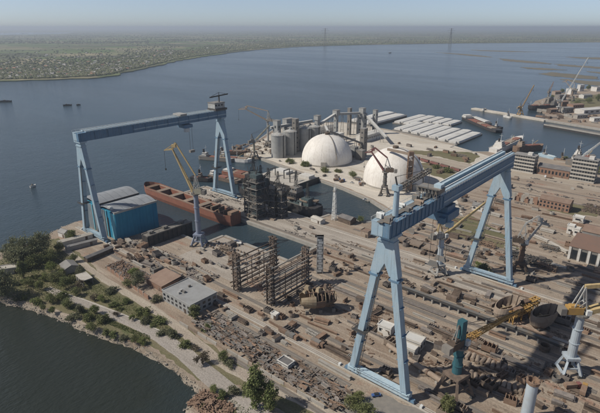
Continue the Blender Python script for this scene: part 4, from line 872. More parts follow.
for k in range(14): MB().box((0, 0, 1.2 + k * 1.95), (3.4, 1.9, .3)).build('landing', 'mid_steel' if k % 2 else 'pale_steel', g)
MB().box((0, .9, 13.5), (3.2, .15, 26)).build('back_panel', 'pale_steel', g)
for k in range(13): MB().box((-.3 + .6 * (k % 2), -.9, 2.1 + k * 1.95), (3.0, .14, 1.55)).build('front_bright_plate', 'crane_white', g); MB().box((0, 0, 28), (4.8, 2.6, .8)).build('top_cap', 'crane_white', g)  # white plates added so the dim front face reads pale
g = thing('lattice_mast', 'pale slender lattice mast at the edge of the inner basin', 'mast', (-143, 156, 0))
MB().lattice((0, 0, 0), (0, 0, 30), 3.2, 3.2, 13, .22, 1.4, 1.4, chord=.35).build('frame', 'crane_white', g); MB().tube((0, 0, 30), (0, 0, 35), .15, .08, 5).build('spike', 'crane_white', g); MB().box((0, 0, 27), (2.8, 2.8, .5)).build('lamp_platform', 'pale_steel', g)
# cream hull block on blocks
def shell(L, r, h, a0, a1, n=14, th=.45):
    m = MB(); ring = []
    for k in range(n + 1):
        a = a0 + (a1 - a0) * k / n; ring.append((math.cos(a), math.sin(a)))
    xs = np.linspace(-L / 2, L / 2, 9); v = []; f = []
    for i, x in enumerate(xs):
        q = 1 - .35 * max(0, (i - 4) / 4) ** 2
        v += [(x, c * r * q, h + s * h * q) for c, s in ring]
    w_ = n + 1
    for i in range(8):
        for k in range(n): f.append((i * w_ + k, i * w_ + k + 1, (i + 1) * w_ + k + 1, (i + 1) * w_ + k))
    o = len(v); v2 = [(x, y * .94, z * .94 + h * .06) for x, y, z in v]
    f2 = [tuple(o + i for i in q[::-1]) for q in f]
    rim = [(i * w_ + e, (i + 1) * w_ + e, o + (i + 1) * w_ + e, o + i * w_ + e) for i in range(8) for e in (0, n)] + [(k, k + 1, o + k + 1, o + k) for k in range(n)] + [(8 * w_ + k, 8 * w_ + k + 1, o + 8 * w_ + k + 1, o + 8 * w_ + k) for k in range(n)]
    return m.add(v + v2, f + f2 + rim)
g = thing('hull_block', 'cream and brown ship bow block sitting on the ground beyond the right rack', 'ship block', (-62, 33, 2.2), R(50))
def bulb(x0, x1, rfun, a0, a1, nx=9, na=16, th=.3):
    m = MB(); v = []; f = []
    for off in (0, th):
        for i in range(nx + 1):
            q = i / nx; x = x0 + (x1 - x0) * q; ry, rz_ = rfun(x)
            for k in range(na + 1):
                a = a0 + (a1 - a0) * k / na; v.append((x, (ry - off) * math.cos(a), 6.6 + (rz_ - off) * math.sin(a)))
    w_ = na + 1; o = (nx + 1) * w_
    for i in range(nx):
        for k in range(na): c = (i * w_ + k, i * w_ + k + 1, (i + 1) * w_ + k + 1, (i + 1) * w_ + k); f += [c, tuple(o + z for z in c[::-1])]
        for k in (0, na): f.append((i * w_ + k, (i + 1) * w_ + k, o + (i + 1) * w_ + k, o + i * w_ + k))
    for i in (0, nx):
        for k in range(na): f.append((i * w_ + k, i * w_ + k + 1, o + i * w_ + k + 1, o + i * w_ + k))
    return m.add(v, f)
RF = lambda x: (6.6 * math.sqrt(max(.06, 1 - ((x + 1) / 12.5) ** 2)), 6.2 * math.sqrt(max(.08, 1 - ((x + 1) / 12.8) ** 2)))
bulb(-11.5, -3.0, RF, math.pi * .78, math.pi * 2.22).build('shell_plating', 'hull_cream', g, smooth=False)
bulb(-3.1, 2.5, lambda x: (RF(x)[0] - .15, RF(x)[1] - .15), math.pi * .95, math.pi * 2.3).build('shell_plating', 'rust', g)
bulb(2.4, 9.6, lambda x: (RF(x)[0] - .3, RF(x)[1] - .3), math.pi * 1.02, math.pi * 1.98).build('shell_plating', 'rust_dark', g)
for k in range(8): x = -6.5 + k * 2.3; ry, rz_ = RF(x); bulb(x - .2, x + .2, lambda q: (ry - .35, rz_ - .35), 0, 2 * math.pi * .999, 1, 22, .7).build('rib', ('rust', 'hull_cream', 'rust_dark')[k % 3], g)
for z, y in ((6.6, -5.2), (6.6, 5.2), (11.6, -2.5), (11.8, 2.2), (2.0, -3)): MB().bar((-7, y, z), (9, y * .75, z - .4), .4, .6).build('stringer', 'rust', g)
for x in (-4, 1.5, 6): MB().box((x, 0, 6.2), (.4, RF(x)[0] * 1.5, 8.5)).build('bulkhead', 'hull_cream' if x < 0 else 'rust_dark', g)
for x, y, a, b, c, z in ((-7, 2, 3.5, 3, 2.2, 13), (-1, -2, 3, 3, 2.6, 13.2), (4, 2, 2, 2.5, 3, 12.6), (-9, -1, 2, 3, 1.4, 12)): MB().box((x, y, z), (a, b, c), taper=.6, rz=x).build('deck_piece', ('rust_dark', 'hull_cream')[int(x) % 2], g)
for x in (-8, 0, 8):
    for y in (-3.5, 3.5): MB().box((x, y, -1.0), (2, 1.4, 2.6)).build('keel_block', 'concrete_dark', g)
def cup(label, loc, r, h, rz):
    g = thing('hull_section', label, 'ship block', loc, rz, 'rounded open hull sections')
    v = []; f = []; n = 26; lv = [(.55, 0), (.85, .25), (1.0, .6), (1.0, 1.0)]
    m = MB().lathe([(r * a, h * z) for a, z in lv] + [(r * .93, h), (r * .93, h * .55), (r * .78, h * .25), (.01, h * .2)], n)
    m.v = [(x * 1.25 + z * .18, y * .8, z + .35 * x * (z / h)) for x, y, z in m.v]; m.build('shell_plating', 'rust_pale', g)
    for k in range(9):
        a = k * 2 * math.pi / 9; x, y = r * .95 * math.cos(a) * 1.25, r * .95 * math.sin(a) * .8; MB().bar((x + h * .18, y, h + .35 * x), (x * .9 + .1 * h, y * .9, h * .4 + .14 * x), .5).build('rib', 'rust_dark', g)
    MB().box((1, 0, h * .45), (r * 1.3, .5, h * .5)).box((1.5, 0, h * .4), (.5, r * 1.1, h * .45)).build('web_frame', 'hull_cream', g)
    for s in (-1, 1): MB().box((s * r * .4, 0, .2), (2, r * 1.2, 1.6)).build('cradle', 'dark_steel', g)
cup('left rounded open hull section in the middle of the yard', (25, 97, .5), 6.4, 9.5, R(62)); cup('right rounded open hull section beside the ochre frames', (44, 101, .5), 6.4, 10, R(55))
for k, (x, y, l) in enumerate(((33, 100, 'ochre staging frame between the two rounded hull sections'), (34, 111, 'ochre staging frame behind the rounded hull sections'))):
    g = thing('ochre_scaffold', l, 'scaffold', (x, y, 0), IR + .5)
    MB().lattice((-8, 0, 6), (8, 0, 7), 3, 3, 6, .35, chord=.6).build('truss', 'jib_ochre', g)
    for s in (-7, 0, 7): MB().bar((s, -1.2, 0), (s, -1.2, 6), .5).bar((s, 1.2, 0), (s, 1.2, 6), .5).bar((s, -1.2, 1), (s, 1.2, 5), .3).build('support', 'jib_ochre', g)
    MB().box((-3, 0, 8.8), (5, 3, 1.6)).build('platform', 'rust', g)
# crane trestle along the middle
g = thing('crane_trestle', 'long dark raised crane runway on short posts across the yard', 'trestle', (8, 84.5, 0))
MB().box((0, 0, 3.6), (104, 1.6, 1.5)).build('beam', 'dark_steel', g); MB().box((0, 0, 4.5), (104, 2.2, .25)).build('flange', 'mid_steel', g)
for k in range(19): MB().bar((-50 + k * 5.6, 0, 0), (-50 + k * 5.6, 0, 3), .8, 1.2).build('post', 'concrete', g)
g = thing('steel_pipe', 'long rusty brown pipe lying between the gantry leg and the teal crane', 'pipe', (6, 23.5, 0), R(-13))
MB().tube((-18, 0, 2.2), (18, 0, 2.2), 1.3, n=14).build('pipe_wall', 'rust_pale', g)
for x in (-15, -5, 5, 15): MB().box((x, 0, .6), (1.2, 3, 1.3)).build('saddle', 'concrete', g)
for x in (-9, 9): MB().tube((x - .3, 0, 2.2), (x + .3, 0, 2.2), 1.6, n=14).build('pipe_flange', 'rust', g)
g = thing('pillar', 'pale round pillar with rusty open top at the lower right', 'pillar', (60, 24, 0))
MB().lathe([(2.5, -.1), (2.35, 19)], 20).build('shaft', 'column_grey', g, smooth=True); MB().lathe([(2.7, 19), (2.9, 20.6), (2.2, 20.6), (2.0, 18.6), (.01, 18.6)], 20).build('crown', 'rust', g)
for a in range(6): MB().bar((2.3 * math.cos(a), 2.3 * math.sin(a), 20), (2.6 * math.cos(a), 2.6 * math.sin(a), 22), .35).build('anchor_bolt', 'rust_dark', g)
# grey crane on brown column behind the rear gantry leg
portal_crane('grey crane on a brown column behind the rear leg of the nearest gantry', yp(519, 270), R(20), 20, 1.6, 'rust', 'rust_dark', 'pale_steel', 'double', 9, 17, 8, GRP, hw=4.4, porth=6, ropes=False)
# ---- buildings of the yard
house('workshop', 'pale flat-roofed workshop with dark vents beside the scrap rows', 'building', (-129, -11.5, 0), (28, 20, 7), 'silo_concrete', 'roof_slate', 'flat', wins=(('S', 7, 2, .8, 6.4), ('E', 5, 2, .8, 6.4)), rooflets=4)
house('low_shed', 'low shed with broad brown roof next to the pale workshop', 'shed', (-160, -9, 0), (17, 15, 4.2), 'brick', 'roof_brown', 'lean', rise=1.4)
g = thing('brick_wall', 'long red-brown boundary wall along the dirt track', 'wall', (-178, -25, 0), R(-4))
for k in range(9): MB().box((-27 + k * 6.4, 0, 1.3), (6.1, .5, 2.6 + .2 * (k % 2))).build('wall_panel', 'brick', g); MB().box((-30 + k * 6.4, 0, 1.6), (.6, .8, 3.2)).build('pier', 'concrete', g)
g = thing('retaining_wall', 'rust-stained retaining wall below the scrap rows', 'wall', (-62, -29.5, 0), R(1))
for k in range(13): MB().box((-48 + k * 8, 0, .9), (7.7, .6, 1.8)).build('wall_panel', ('concrete', 'rust_pale', 'concrete')[k % 3], g)
house('grey_hut', 'grey roofed hut among bushes left of the dirt track', 'hut', yp(70, 270), (11, 9, 4), 'concrete', 'roof_grey', 'gable', R(-8))
g = thing('open_pavilion', 'white concrete open-front shelter beside the dirt track', 'shelter', yp(85, 282), R(-6))
MB().box((0, 0, 4.2), (12, 7, .5)).build('roof', 'light_slab', g)
for x in (-5.4, -1.8, 1.8, 5.4): MB().box((x, -3, 2), (.7, .7, 4)).build('post', 'plaster_white', g)
MB().box((0, 3.1, 2), (12, .4, 4)).build('back_wall', 'concrete_dark', g)
for k, (a, b, w_, l) in enumerate((((59, 246), (92, 237), 5, 'long pale-roofed shed between the willow clump and the gantry leg'), ((66, 251), (97, 243), 3, 'narrow grey-roofed shed in front of the long pale shed'), ((86, 262), (112, 251), 4, 'dark low shed along the upper end of the dirt track'))):
    p, q = yp(*a), yp(*b); house('long_shed', l, 'shed', along(p, q), (math.dist(p, q), w_, 3.4), ('plaster_white', 'concrete', 'rust_dark')[k], ('light_slab', 'roof_grey', 'bitumen')[k], 'gable', deg_between(p, q), rise=1.0)
p, q = yp(-15, 276), yp(25, 270); house('long_shed', 'long grey flat shed at the left edge of the shore', 'shed', along(p, q), (math.dist(p, q), 7, 4), 'concrete', 'light_slab', 'flat', deg_between(p, q))
house('pump_house', 'small dark-roofed pump house at the tip of the shore by the blue shed', 'hut', yp(65, 236), (8, 6, 4), 'plaster_white', 'roof_grey', 'gable', R(10))
house('small_hut', 'small white hut with blue-grey side beside the middle rails', 'hut', yp(275, 318), (4, 3, 3), 'plaster_white', 'roof_white', 'flat')
house('small_hut', 'small grey concrete hut inside the scrap row', 'hut', yp(286, 368), (7, 5, 4), 'plaster_white', 'bitumen', 'flat')
house('small_hut', 'low pale-roofed hut at the foot of the lattice mast', 'hut', yp(318, 222), (12, 6, 3.5), 'plaster_white', 'light_slab', 'gable', R(-8), rise=1.0)
house('dark_shed', 'dark shed at the edge of the inner basin right of the mast', 'shed', yp(347, 222), (14, 8, 4.5), 'rust_dark', 'bitumen', 'gable', R(-5))
house('small_hut', 'rusty tank-like hut beside the nearest gantry head on the quay', 'hut', yp(366, 236), (7, 6, 5), 'rust_pale', 'roof_brown', 'flat')
house('white_house', 'small white house with grey roof under the nearest girder', 'house', yp(480, 210), (13, 9, 5), 'plaster_white', 'roof_grey', 'gable', R(6), wins=(('S', 3, 1, 1.4, 4.2),))
house('concrete_block', 'broken pale concrete cube with dark openings right of the nearest gantry leg', 'ruin', (-2, 38.5, 0), (10, 7, 5), 'light_slab', 'roof_white', 'flat', R(4), wins=(('S', 3, 1, 1, 4.6), ('E', 2, 1, 1, 4.6)))
house('concrete_block', 'smaller pale concrete cube in front of the broken one', 'ruin', (-1, 31.5, 0), (8, 5, 4), 'light_slab', 'roof_white', 'flat', R(2), wins=(('S', 2, 1, .6, 3.6),))
house('concrete_block', 'pale concrete hut left of the nearest gantry rear foot row', 'ruin', (-20, 40, 0), (8, 5, 4.5), 'plaster_white', 'roof_white', 'flat', R(4), wins=(('S', 2, 1, .6, 3.6),))
# ---- buildings on the right
def office(label, loc, size, floors, rz=0.0):
    g = thing('office_block', label, 'building', loc, rz, 'white banded office blocks'); a, b, h = size
    wl = MB().box((0, 0, h / 2 - .2), (a, b, h)).build('wall', 'concrete', g); fh = h / floors
    for k in range(floors):
        MB().box((0, -b / 2 - .1, k * fh + fh * .24), (a + .4, .5, fh * .45)).build('spandrel', 'light_slab', wl); MB().box((a / 2 + .1, 0, k * fh + fh * .24), (.5, b + .2, fh * .45)).build('spandrel', 'concrete', wl)
        windows(wl, 'S', -a / 2, a / 2, -b / 2, b / 2, k * fh + fh * .45, (k + 1) * fh, 9, 1, fill=.85, zf=.9); windows(wl, 'E', -a / 2, a / 2, -b / 2, b / 2, k * fh + fh * .45, (k + 1) * fh, 4, 1, fill=.6, zf=.8)
    rf = MB().box((0, 0, h), (a + .8, b + .8, .6)).build('roof', 'roof_grey', g); MB().box((a * .2, 0, h + 1.8), (5, 5, 3)).build('stair_head', 'plaster_white', rf)
office('white banded office block beyond the rear leg of the nearest gantry', (-66, 427, 0), (24, 14, 20), 5); office('taller white banded office block at the right edge of the quay', (-4, 430, 0), (24, 13, 25), 6)
house('arched_workshop', 'long dark-roofed workshop with arched openings between the office blocks', 'building', (-34, 433, 0), (34, 16, 9), 'brick', 'bitumen', 'gable', wins=(('S', 9, 1, 1, 7.5),), rise=3)
house('brick_hall', 'orange brick hall with brown roof and many windows', 'building', (-3, 316, 0), (26, 14, 8.5), 'brick', 'roof_brown', 'gable', wins=(('S', 8, 2, .8, 7.8), ('E', 4, 2, .8, 7.8)), rise=2.4)
g = thing('ruined_wall', 'roofless row of broken brick walls left of the orange hall', 'ruin', (-33, 318, 0))
for k in range(8): MB().box((-16 + k * 4.2, -5, 2 + (k * 37 % 5) * .5), (2.6, .6, 4 + (k * 37 % 5))).build('wall_stub', 'brick' if k % 2 else 'concrete', g)
for k in range(6): MB().box((-16 + k * 6, 4, 2 + (k * 29 % 4) * .5), (4.2, .6, 4 + (k * 29 % 4))).build('wall_stub', 'concrete' if k % 2 else 'brick', g)
for k in range(4): MB().box((-15 + k * 9, 0, 1.8), (.6, 9, 3.6)).build('wall_stub', 'brick', g)
g = house('column_front_shed', 'long shed with white pillars and sloping red-brown roof at the right edge', 'shed', (62, 219, 0), (58, 24, 10), 'concrete_dark', 'roof_red', 'lean', rise=2.5, door=None)
for k in range(10): MB().box((-28 + k * 6.2, -12.3, 4.9), (1.6, .8, 9.8)).build('pillar', 'plaster_white', g)
for k in range(9): MB().box((-24.9 + k * 6.2, -12.1, 4.4), (3.2, .3, 7)).build('window', 'glass_dark', g)
house('grey_shed', 'grey walled shed with brown roof behind the white pillared shed', 'shed', (66, 257, 0), (66, 18, 9), 'roof_grey', 'roof_brown', 'gable', rise=2.6, wins=(('S', 14, 1, 3, 7),))
for k, (x, y, s, l) in enumerate(((570, 233, (5, 5, 7), 'left white tank house by the grey shed corner'), (576, 235, (4.5, 5, 6), 'right white tank house by the grey shed corner'), (578, 222, (8, 6, 5), 'white low cabin behind the two tank houses'))):
    house('tank_house', l, 'building', yp(x, y), s, 'plaster_white', 'roof_white', 'flat', wins=(('S', 1, 1, 2, 4.5),))
for k, (a, b, l) in enumerate((((549, 244), (567, 254), 'long pale concrete beam lying in front of the pillared shed'), ((533, 237), (548, 243), 'second pale concrete beam in line with the longer one'), ((380, 322), (386, 340), 'white curved boat shell piece beside the gantry leg'))):
    p, q = yp(*a), yp(*b); g = thing('concrete_beam', l, 'beam', along(p, q), deg_between(p, q)); L_ = math.dist(p, q)
    MB().box((0, 0, 1.3), (L_, 2.0, 1.6)).build('web', 'light_slab', g); MB().box((0, 0, 2.2), (L_, 3.0, .4)).build('flange', 'light_slab', g); [MB().box((s * L_ * .35, 0, .3), (1, 3, .7)).build('bearer', 'rust_dark', g) for s in (-1, 1)]
# sheds and stores on the opposite quay
for k, (x, y, s, w_, r_, kd, l) in enumerate(((592, 113, (70, 22, 9), 'plaster_white', 'roof_white', 'gable', 'long white-roofed shed at the far right of the opposite quay'), (575, 108, (30, 16, 8), 'brick', 'roof_brown', 'gable', 'brown roofed store behind the long white-roofed shed'), (566, 112, (22, 14, 9), 'concrete', 'roof_grey', 'flat', 'grey flat store left of the long white-roofed shed'), (585, 98, (26, 14, 8), 'plaster_white', 'roof_grey', 'gable', 'white store on the green slope of the opposite quay'), (560, 100, (20, 14, 12), 'mid_steel', 'roof_grey', 'flat', 'dark block behind the long-boomed crane'), (571, 94, (20, 16, 13), 'hull_white', 'roof_white', 'flat', 'white tall store at the back of the opposite quay'), (597, 91, (26, 18, 11), 'hull_white', 'roof_grey', 'flat', 'white block on the skyline at the far right'), (484, 110.2, (7, 5, 3), 'plaster_white', 'roof_grey', 'flat', 'white hut near the tip of the far jetty'))):
    house('quay_store', l, 'building', yp(x, y), s, w_, r_, kd, IR + .35, wins=(('S', 5, 1, 2, s[2] - 1),))

for k, (x, y, s_, w_, r_, l) in enumerate(((552, 113, (18, 12, 8), 'rust_dark', 'roof_brown', 'brown store at the corner of the opposite quay'), (580, 118, (24, 10, 6), 'concrete', 'roof_grey', 'low grey store on the quay edge opposite'), (563, 106, (16, 10, 10), 'rust', 'roof_brown', 'rusty workshop behind the long-boomed crane'), (597, 121, (26, 10, 6), 'plaster_white', 'roof_white', 'white low store on the opposite quay at the frame edge'), (549, 104, (14, 10, 14), 'mid_steel', 'roof_grey', 'dark tower house behind the black hulled ship'), (580, 91, (14, 10, 16), 'hull_white', 'roof_white', 'slim white tower store on the skyline opposite'), (556, 95, (18, 12, 9), 'rust_pale', 'roof_brown', 'tan store at the water behind the opposite quay'))):
    house('quay_store', l, 'building', yp(x, y), s_, w_, r_, 'flat' if k % 2 else 'gable', IR + .3, wins=(('S', 4, 1, 2, s_[2] - 1),))
portal_crane('dark portal crane behind the black hulled ship opposite', yp(547, 104), IR + .9, 24, 1.8, 'mid_steel', 'mid_steel', 'rust', 'lattice', 26, 22, 7, 'harbour cranes on the quays', hw=5, porth=10)
portal_crane('brown portal crane between the stores of the opposite quay', yp(571, 101), IR + 2.2, 24, 1.8, 'rust_pale', 'mid_steel', 'rust_pale', 'double', 20, 18, 7, 'harbour cranes on the quays', hw=5, porth=10)
# ------------------------------------------------------------------ steel blocks, stacks and scrap
def make_proto(kind):
    g = thing('steel_block', '', 'steel block'); g['label'] = 'proto'
    return g
rr = random.Random(77)
def mesh_of(mb, name, m):
    me = bpy.data.meshes.new(name); me.from_pydata(mb.v, [], mb.f); me.materials.append(MATS[m]); return me
MSET = ['rust', 'rust_dark', 'rust_pale', 'scrap_grey', 'mid_steel', 'concrete']
# kinds: each is a list of (part name, mesh builder)
def k_block(s):
    a, b, h = 6 * s, 4.5 * s, 3.2 * s
    ribs = []
    for i in range(4): ribs.append(('rib', MB().box((-a / 2 + .4 + i * (a - .8) / 3, 0, h * .75), (.3, b * .96, h * .5))))
    return [('shell', MB().box((0, 0, .3), (a, b, .6)).box((0, -b / 2 + .15, h / 2), (a, .3, h)).box((0, b / 2 - .15, h * .4), (a, .3, h * .8)).box((a * .2, 0, h * .3), (.3, b, h * .6)))] + ribs
def k_plates(s):
    return [('plate', MB().box((r_ * .4, r_ * .2, .25 + i * .42), (7 * s + r_, 2.6 * s, .3), rz=.05 * r_)) for i, r_ in enumerate((0, .6, -.5, .3, -.2))]
def k_pipes(s):
    out = []
    for i, (y, z) in enumerate(((-1.5, .5), (-.5, .5), (.5, .5), (1.5, .5), (-1, 1.35), (0, 1.35), (1, 1.35))): out.append(('pipe', MB().tube((-4 * s, y * s, z * s), (4 * s, y * s, z * s), .48 * s, n=8)))
    return out
def k_frame(s):
    return [('truss', MB().lattice((-5 * s, 0, 1.2 * s), (5 * s, 0, 1.2 * s), 2.4 * s, 2.2 * s, 5, .3, chord=.5)), ('sleeper', MB().box((-3 * s, 0, .2), (.6, 3.4 * s, .4))), ('sleeper', MB().box((3 * s, 0, .2), (.6, 3.4 * s, .4)))]
def k_crate(s):
    return [('case', MB().box((0, 0, 1.35 * s), (6.0 * s, 2.5 * s, 2.5 * s))), ('door', MB().box((3.04 * s, 0, 1.3 * s), (.12, 2.2 * s, 2.2 * s))), ('roof_sheet', MB().box((0, 0, 2.66 * s), (6.1 * s, 2.6 * s, .12)))]
def k_drum(s):
    return [('drum_wall', MB().lathe([(1.9 * s, 0), (1.9 * s, 2.6 * s), (1.7 * s, 2.6 * s), (1.7 * s, .4), (.01, .4)], 14)), ('hoop', MB().lathe([(1.9 * s, 1.2 * s), (2.05 * s, 1.2 * s), (2.05 * s, 1.5 * s), (1.9 * s, 1.5 * s)], 14))]
def k_bracket(s):
    return [('web', MB().box((0, 0, 1.6 * s), (5 * s, .4, 3.2 * s), rx=.0)), ('flange', MB().box((0, 0, .2), (5 * s, 3 * s, .4))), ('gusset', MB().box((-1.5 * s, .9 * s, 1.0 * s), (.3, 1.6 * s, 1.7 * s))), ('gusset', MB().box((1.5 * s, .9 * s, 1.0 * s), (.3, 1.6 * s, 1.7 * s)))]
KINDS_ = {'ribbed_block': (k_block, 'steel block'), 'plate_stack': (k_plates, 'plate stack'), 'pipe_stack': (k_pipes, 'pipe stack'), 'truss_frame': (k_frame, 'truss'), 'container': (k_crate, 'container'), 'steel_drum': (k_drum, 'drum'), 'bracket_section': (k_bracket, 'steel section')}
PRO = {}
def clutter(kind, s, m, loc, rz, label, group):
    key = (kind, s, m)
    if key not in PRO:
        acc = {}; PRO[key] = [(n, mesh_of(b, n, m if not (n in ('door', 'roof_sheet', 'sleeper')) else 'rust_dark')) for n, b in KINDS_[kind][0](s)]
    g = thing(kind, label, KINDS_[kind][1], loc, rz, group)
    for n, me in PRO[key]: obj(n, me, None, g)
    return g
NOUN = {'ribbed_block': 'ribbed hull block', 'plate_stack': 'flat plate stack', 'pipe_stack': 'pipe stack', 'truss_frame': 'truss frame', 'container': 'box container', 'steel_drum': 'open round drum', 'bracket_section': 'upright section'}
COLW = {'rust': 'rusty', 'rust_dark': 'dark brown', 'rust_pale': 'pale rusty', 'scrap_grey': 'grey', 'mid_steel': 'dark grey', 'concrete': 'pale'}
placed = []
def field(where, u0, u1, v0, v1, n, kinds, sizes=(.7, 1.0, 1.3), mats=MSET, jit=.25, seed=1, gap=5.0):
    r = random.Random(seed); k = 0; tries = 0
    while k < n and tries < n * 30:
        tries += 1; u, v = r.uniform(u0, u1), r.uniform(v0, v1); s = r.choice(sizes)
        if any((u - a) ** 2 + (v - b) ** 2 < (gap * (s + c) * .5) ** 2 for a, b, c in placed): continue
        if math.hypot(u, v) < 0: continue
        if any(abs(u - U + (0)) < 20 and abs(v - V) < 4 for U in (0, -268) for V in (0, 138)): continue
        kd = r.choice(kinds); m = r.choice(mats); placed.append((u, v, s)); k += 1
        lab = '%s%s %s %s' % ('small ' if s < .75 else 'large ' if s > 1.05 else '', COLW[m], NOUN[kd], where)
        clutter(kd, s, m, (u, v, .03), r.choice((0, 0, 0, math.pi / 2)) + r.uniform(-jit, jit), lab, 'loose steelwork ' + where)
ALL = list(KINDS_); BLK = ['ribbed_block', 'plate_stack', 'bracket_section', 'ribbed_block', 'container', 'truss_frame']
# keep-outs round the built things
for q in ((-129, -11, 3.2), (-160, -9, 2.4), (-62, 33, 3.4), (30, 17, 2.2), (67, 70, 2), (-28, 122, 2), (60, 24, 1.5), (-1, 36, 2.4), (25, 97, 2.4), (44, 101, 2.4), (-117, 34, 1.0), (-117, 22, 1.2), (-117, 46, 1.2), (-89, 34, 1.2), (-89, 22, 1.2), (-89, 48, 1.2), (-91, 70, 1.2), (-191, 45, 2)): placed.append(q)
def ibeam(L_, h):
    return [('web', MB().box((0, 0, h / 2 + .15), (L_, .18 * h, h * .8))), ('flange', MB().box((0, 0, h + .1), (L_, h * .8, h * .14))), ('flange', MB().box((0, 0, .18), (L_, h * .8, h * .14)))]
BEAMS = {}
def long_steel(where, rows, u0, u1, n, seed, mats=('rust', 'rust_pale', 'rust_dark', 'scrap_grey', 'concrete')):
    r = random.Random(seed)
    for k in range(n):
        L_ = r.choice((9, 14, 20, 28)); m = r.choice(mats); kd = r.choice(('beam', 'beam', 'plate', 'girder')); key = (L_, m, kd); u = r.uniform(u0 + L_ / 2, u1 - L_ / 2); v = r.choice(rows) + r.gauss(0, .7)
        if any(abs(u - a) < L_ / 2 + 3 * c and abs(v - b) < 1.6 + 1.6 * c for a, b, c in placed): continue
        if key not in BEAMS:
            ps = ibeam(L_, 1.1) if kd == 'beam' else ibeam(L_, 1.9) if kd == 'girder' else [('plate', MB().box((i * .3, (i % 2) * .3, .2 + i * .2), (L_, 2.6, .14))) for i in range(3)]
            BEAMS[key] = [(nm, mesh_of(b, nm, m)) for nm, b in ps]
        for i in range(3): placed.append((u + (i - 1) * L_ / 3, v, .8))
        nn = {'beam': 'steel beam', 'girder': 'deep steel girder', 'plate': 'plate strip'}[kd]
        g = thing({'beam': 'steel_beam', 'girder': 'steel_girder', 'plate': 'plate_strip'}[kd], '%s %s %s %s' % ({9: 'short', 14: 'medium', 20: 'long', 28: 'very long'}[L_], COLW[m], nn, where), {'beam': 'beam', 'girder': 'girder', 'plate': 'plates'}[kd], (u, v, .03), r.gauss(0, .03), 'long steel members ' + where); g['kind'] = 'thing'
        for nm, me in BEAMS[key]: obj(nm, me, None, g)
long_steel('left of the assembly slab', [-5, 4, 8, 18], -235, -140, 22, 1)
long_steel('along the front rails', [-6, 4.5, 8, 11], -135, 90, 34, 2)
long_steel('in the rows between racks and nearest gantry', [19, 26, 33, 40, 47, 54, 58, 66], -75, 95, 44, 3)
long_steel('along the middle of the yard', [67, 76, 88, 92, 96, 100, 104], -115, 110, 50, 4)
long_steel('on the pale strip before the rear rail', [111, 116, 125, 129], -110, 110, 24, 5)
long_steel('in the rows behind the rear rail', [144, 155, 160, 168, 172, 184, 196], -98, 110, 46, 6)
long_steel('on the waste ground below the brick hall', [206, 222, 238, 262, 290], -90, 25, 22, 7)
field('below the dark caisson', -246, -196, -5, 14, 24, ALL, (.7, 1.0, 1.2), seed=11)
field('on the ground left of the assembly slab', -196, -140, -6, 21, 26, ALL, (.6, .9, 1.2), ['rust', 'rust_pale', 'scrap_grey', 'concrete', 'mid_steel'], seed=12)
field('on the assembly slab left of the racks', -184, -128, 25, 64, 26, ['plate_stack', 'truss_frame', 'bracket_section', 'ribbed_block'], (.6, .8, 1.1), ['concrete', 'rust_pale', 'scrap_grey', 'rust'], seed=13)
field('between the front rails below the racks', -128, -14, -7.4, -2.4, 12, ['container', 'ribbed_block', 'plate_stack'], (.6, .8, .9), ['rust', 'rust_dark', 'scrap_grey', 'concrete'], .06, seed=14)
field('beside the middle rails below the racks', -120, 60, 3, 12.6, 26, BLK, (.6, .8, 1.0), ['rust', 'rust_pale', 'scrap_grey', 'rust_dark', 'concrete'], .08, seed=15)
field('round the cream bow block', -84, -24, 17, 60, 26, ALL, (.6, .8, 1.1), ['rust', 'rust_dark', 'rust_pale', 'scrap_grey'], seed=16)
field('along the dock wall beyond the racks', -116, -40, 75, 106, 24, ALL, (.6, .8, 1.0), ['rust', 'rust_pale', 'scrap_grey', 'rust_dark'], seed=17)
field('under the nearest girder', -38, 40, 84, 118, 26, ALL, (.6, .8, 1.1), ['rust', 'rust_pale', 'rust_dark', 'scrap_grey'], seed=18)
field('round the teal crane', -12, 70, 26, 66, 34, BLK, (.7, .9, 1.2), ['rust', 'rust_dark', 'rust_pale', 'scrap_grey'], seed=19)
field('at the lower right corner', 44, 110, 26, 66, 18, ALL, (.8, 1.0, 1.3), ['rust', 'rust_dark', 'scrap_grey', 'mid_steel'], seed=20)
field('beyond the right column crane', 52, 120, 76, 132, 24, ALL, (.7, 1.0, 1.3), ['rust', 'rust_dark', 'scrap_grey', 'concrete'], seed=21)
field('along the rear gantry rail', -95, 60, 144, 200, 56, ALL, (.7, 1.0, 1.4), ['rust', 'rust_dark', 'scrap_grey', 'concrete', 'mid_steel'], .1, seed=22)
field('on the waste ground before the pillared shed', -90, 30, 205, 300, 34, ALL, (.7, 1.0, 1.3), ['rust', 'scrap_grey', 'concrete', 'mid_steel'], seed=23)
field('on the dusty ground before the office blocks', -100, 40, 336, 410, 12, ALL, (.7, 1.0, 1.3), ['rust', 'scrap_grey', 'concrete', 'rust_pale'], seed=24)
field('on the middle quay', -296, -126, 110, 134, 12, ALL, (.6, .8, 1.0), ['rust', 'rust_pale', 'scrap_grey', 'concrete'], .1, seed=25)
field('on the port apron behind the domes', -300, -130, 345, 470, 30, ['container', 'plate_stack', 'truss_frame', 'steel_drum'], (.8, 1.0, 1.3), ['rust', 'scrap_grey', 'concrete', 'mid_steel'], seed=26)
field('on the quay below the domes', -330, -120, 256, 272, 12, ['container', 'plate_stack', 'steel_drum'], (.7, .9), ['scrap_grey', 'concrete', 'mid_steel'], seed=27)
field('at the silo end of the port', -420, -345, 270, 345, 26, ALL, (.8, 1.0, 1.3), ['rust', 'rust_pale', 'scrap_grey', 'concrete'], seed=28)
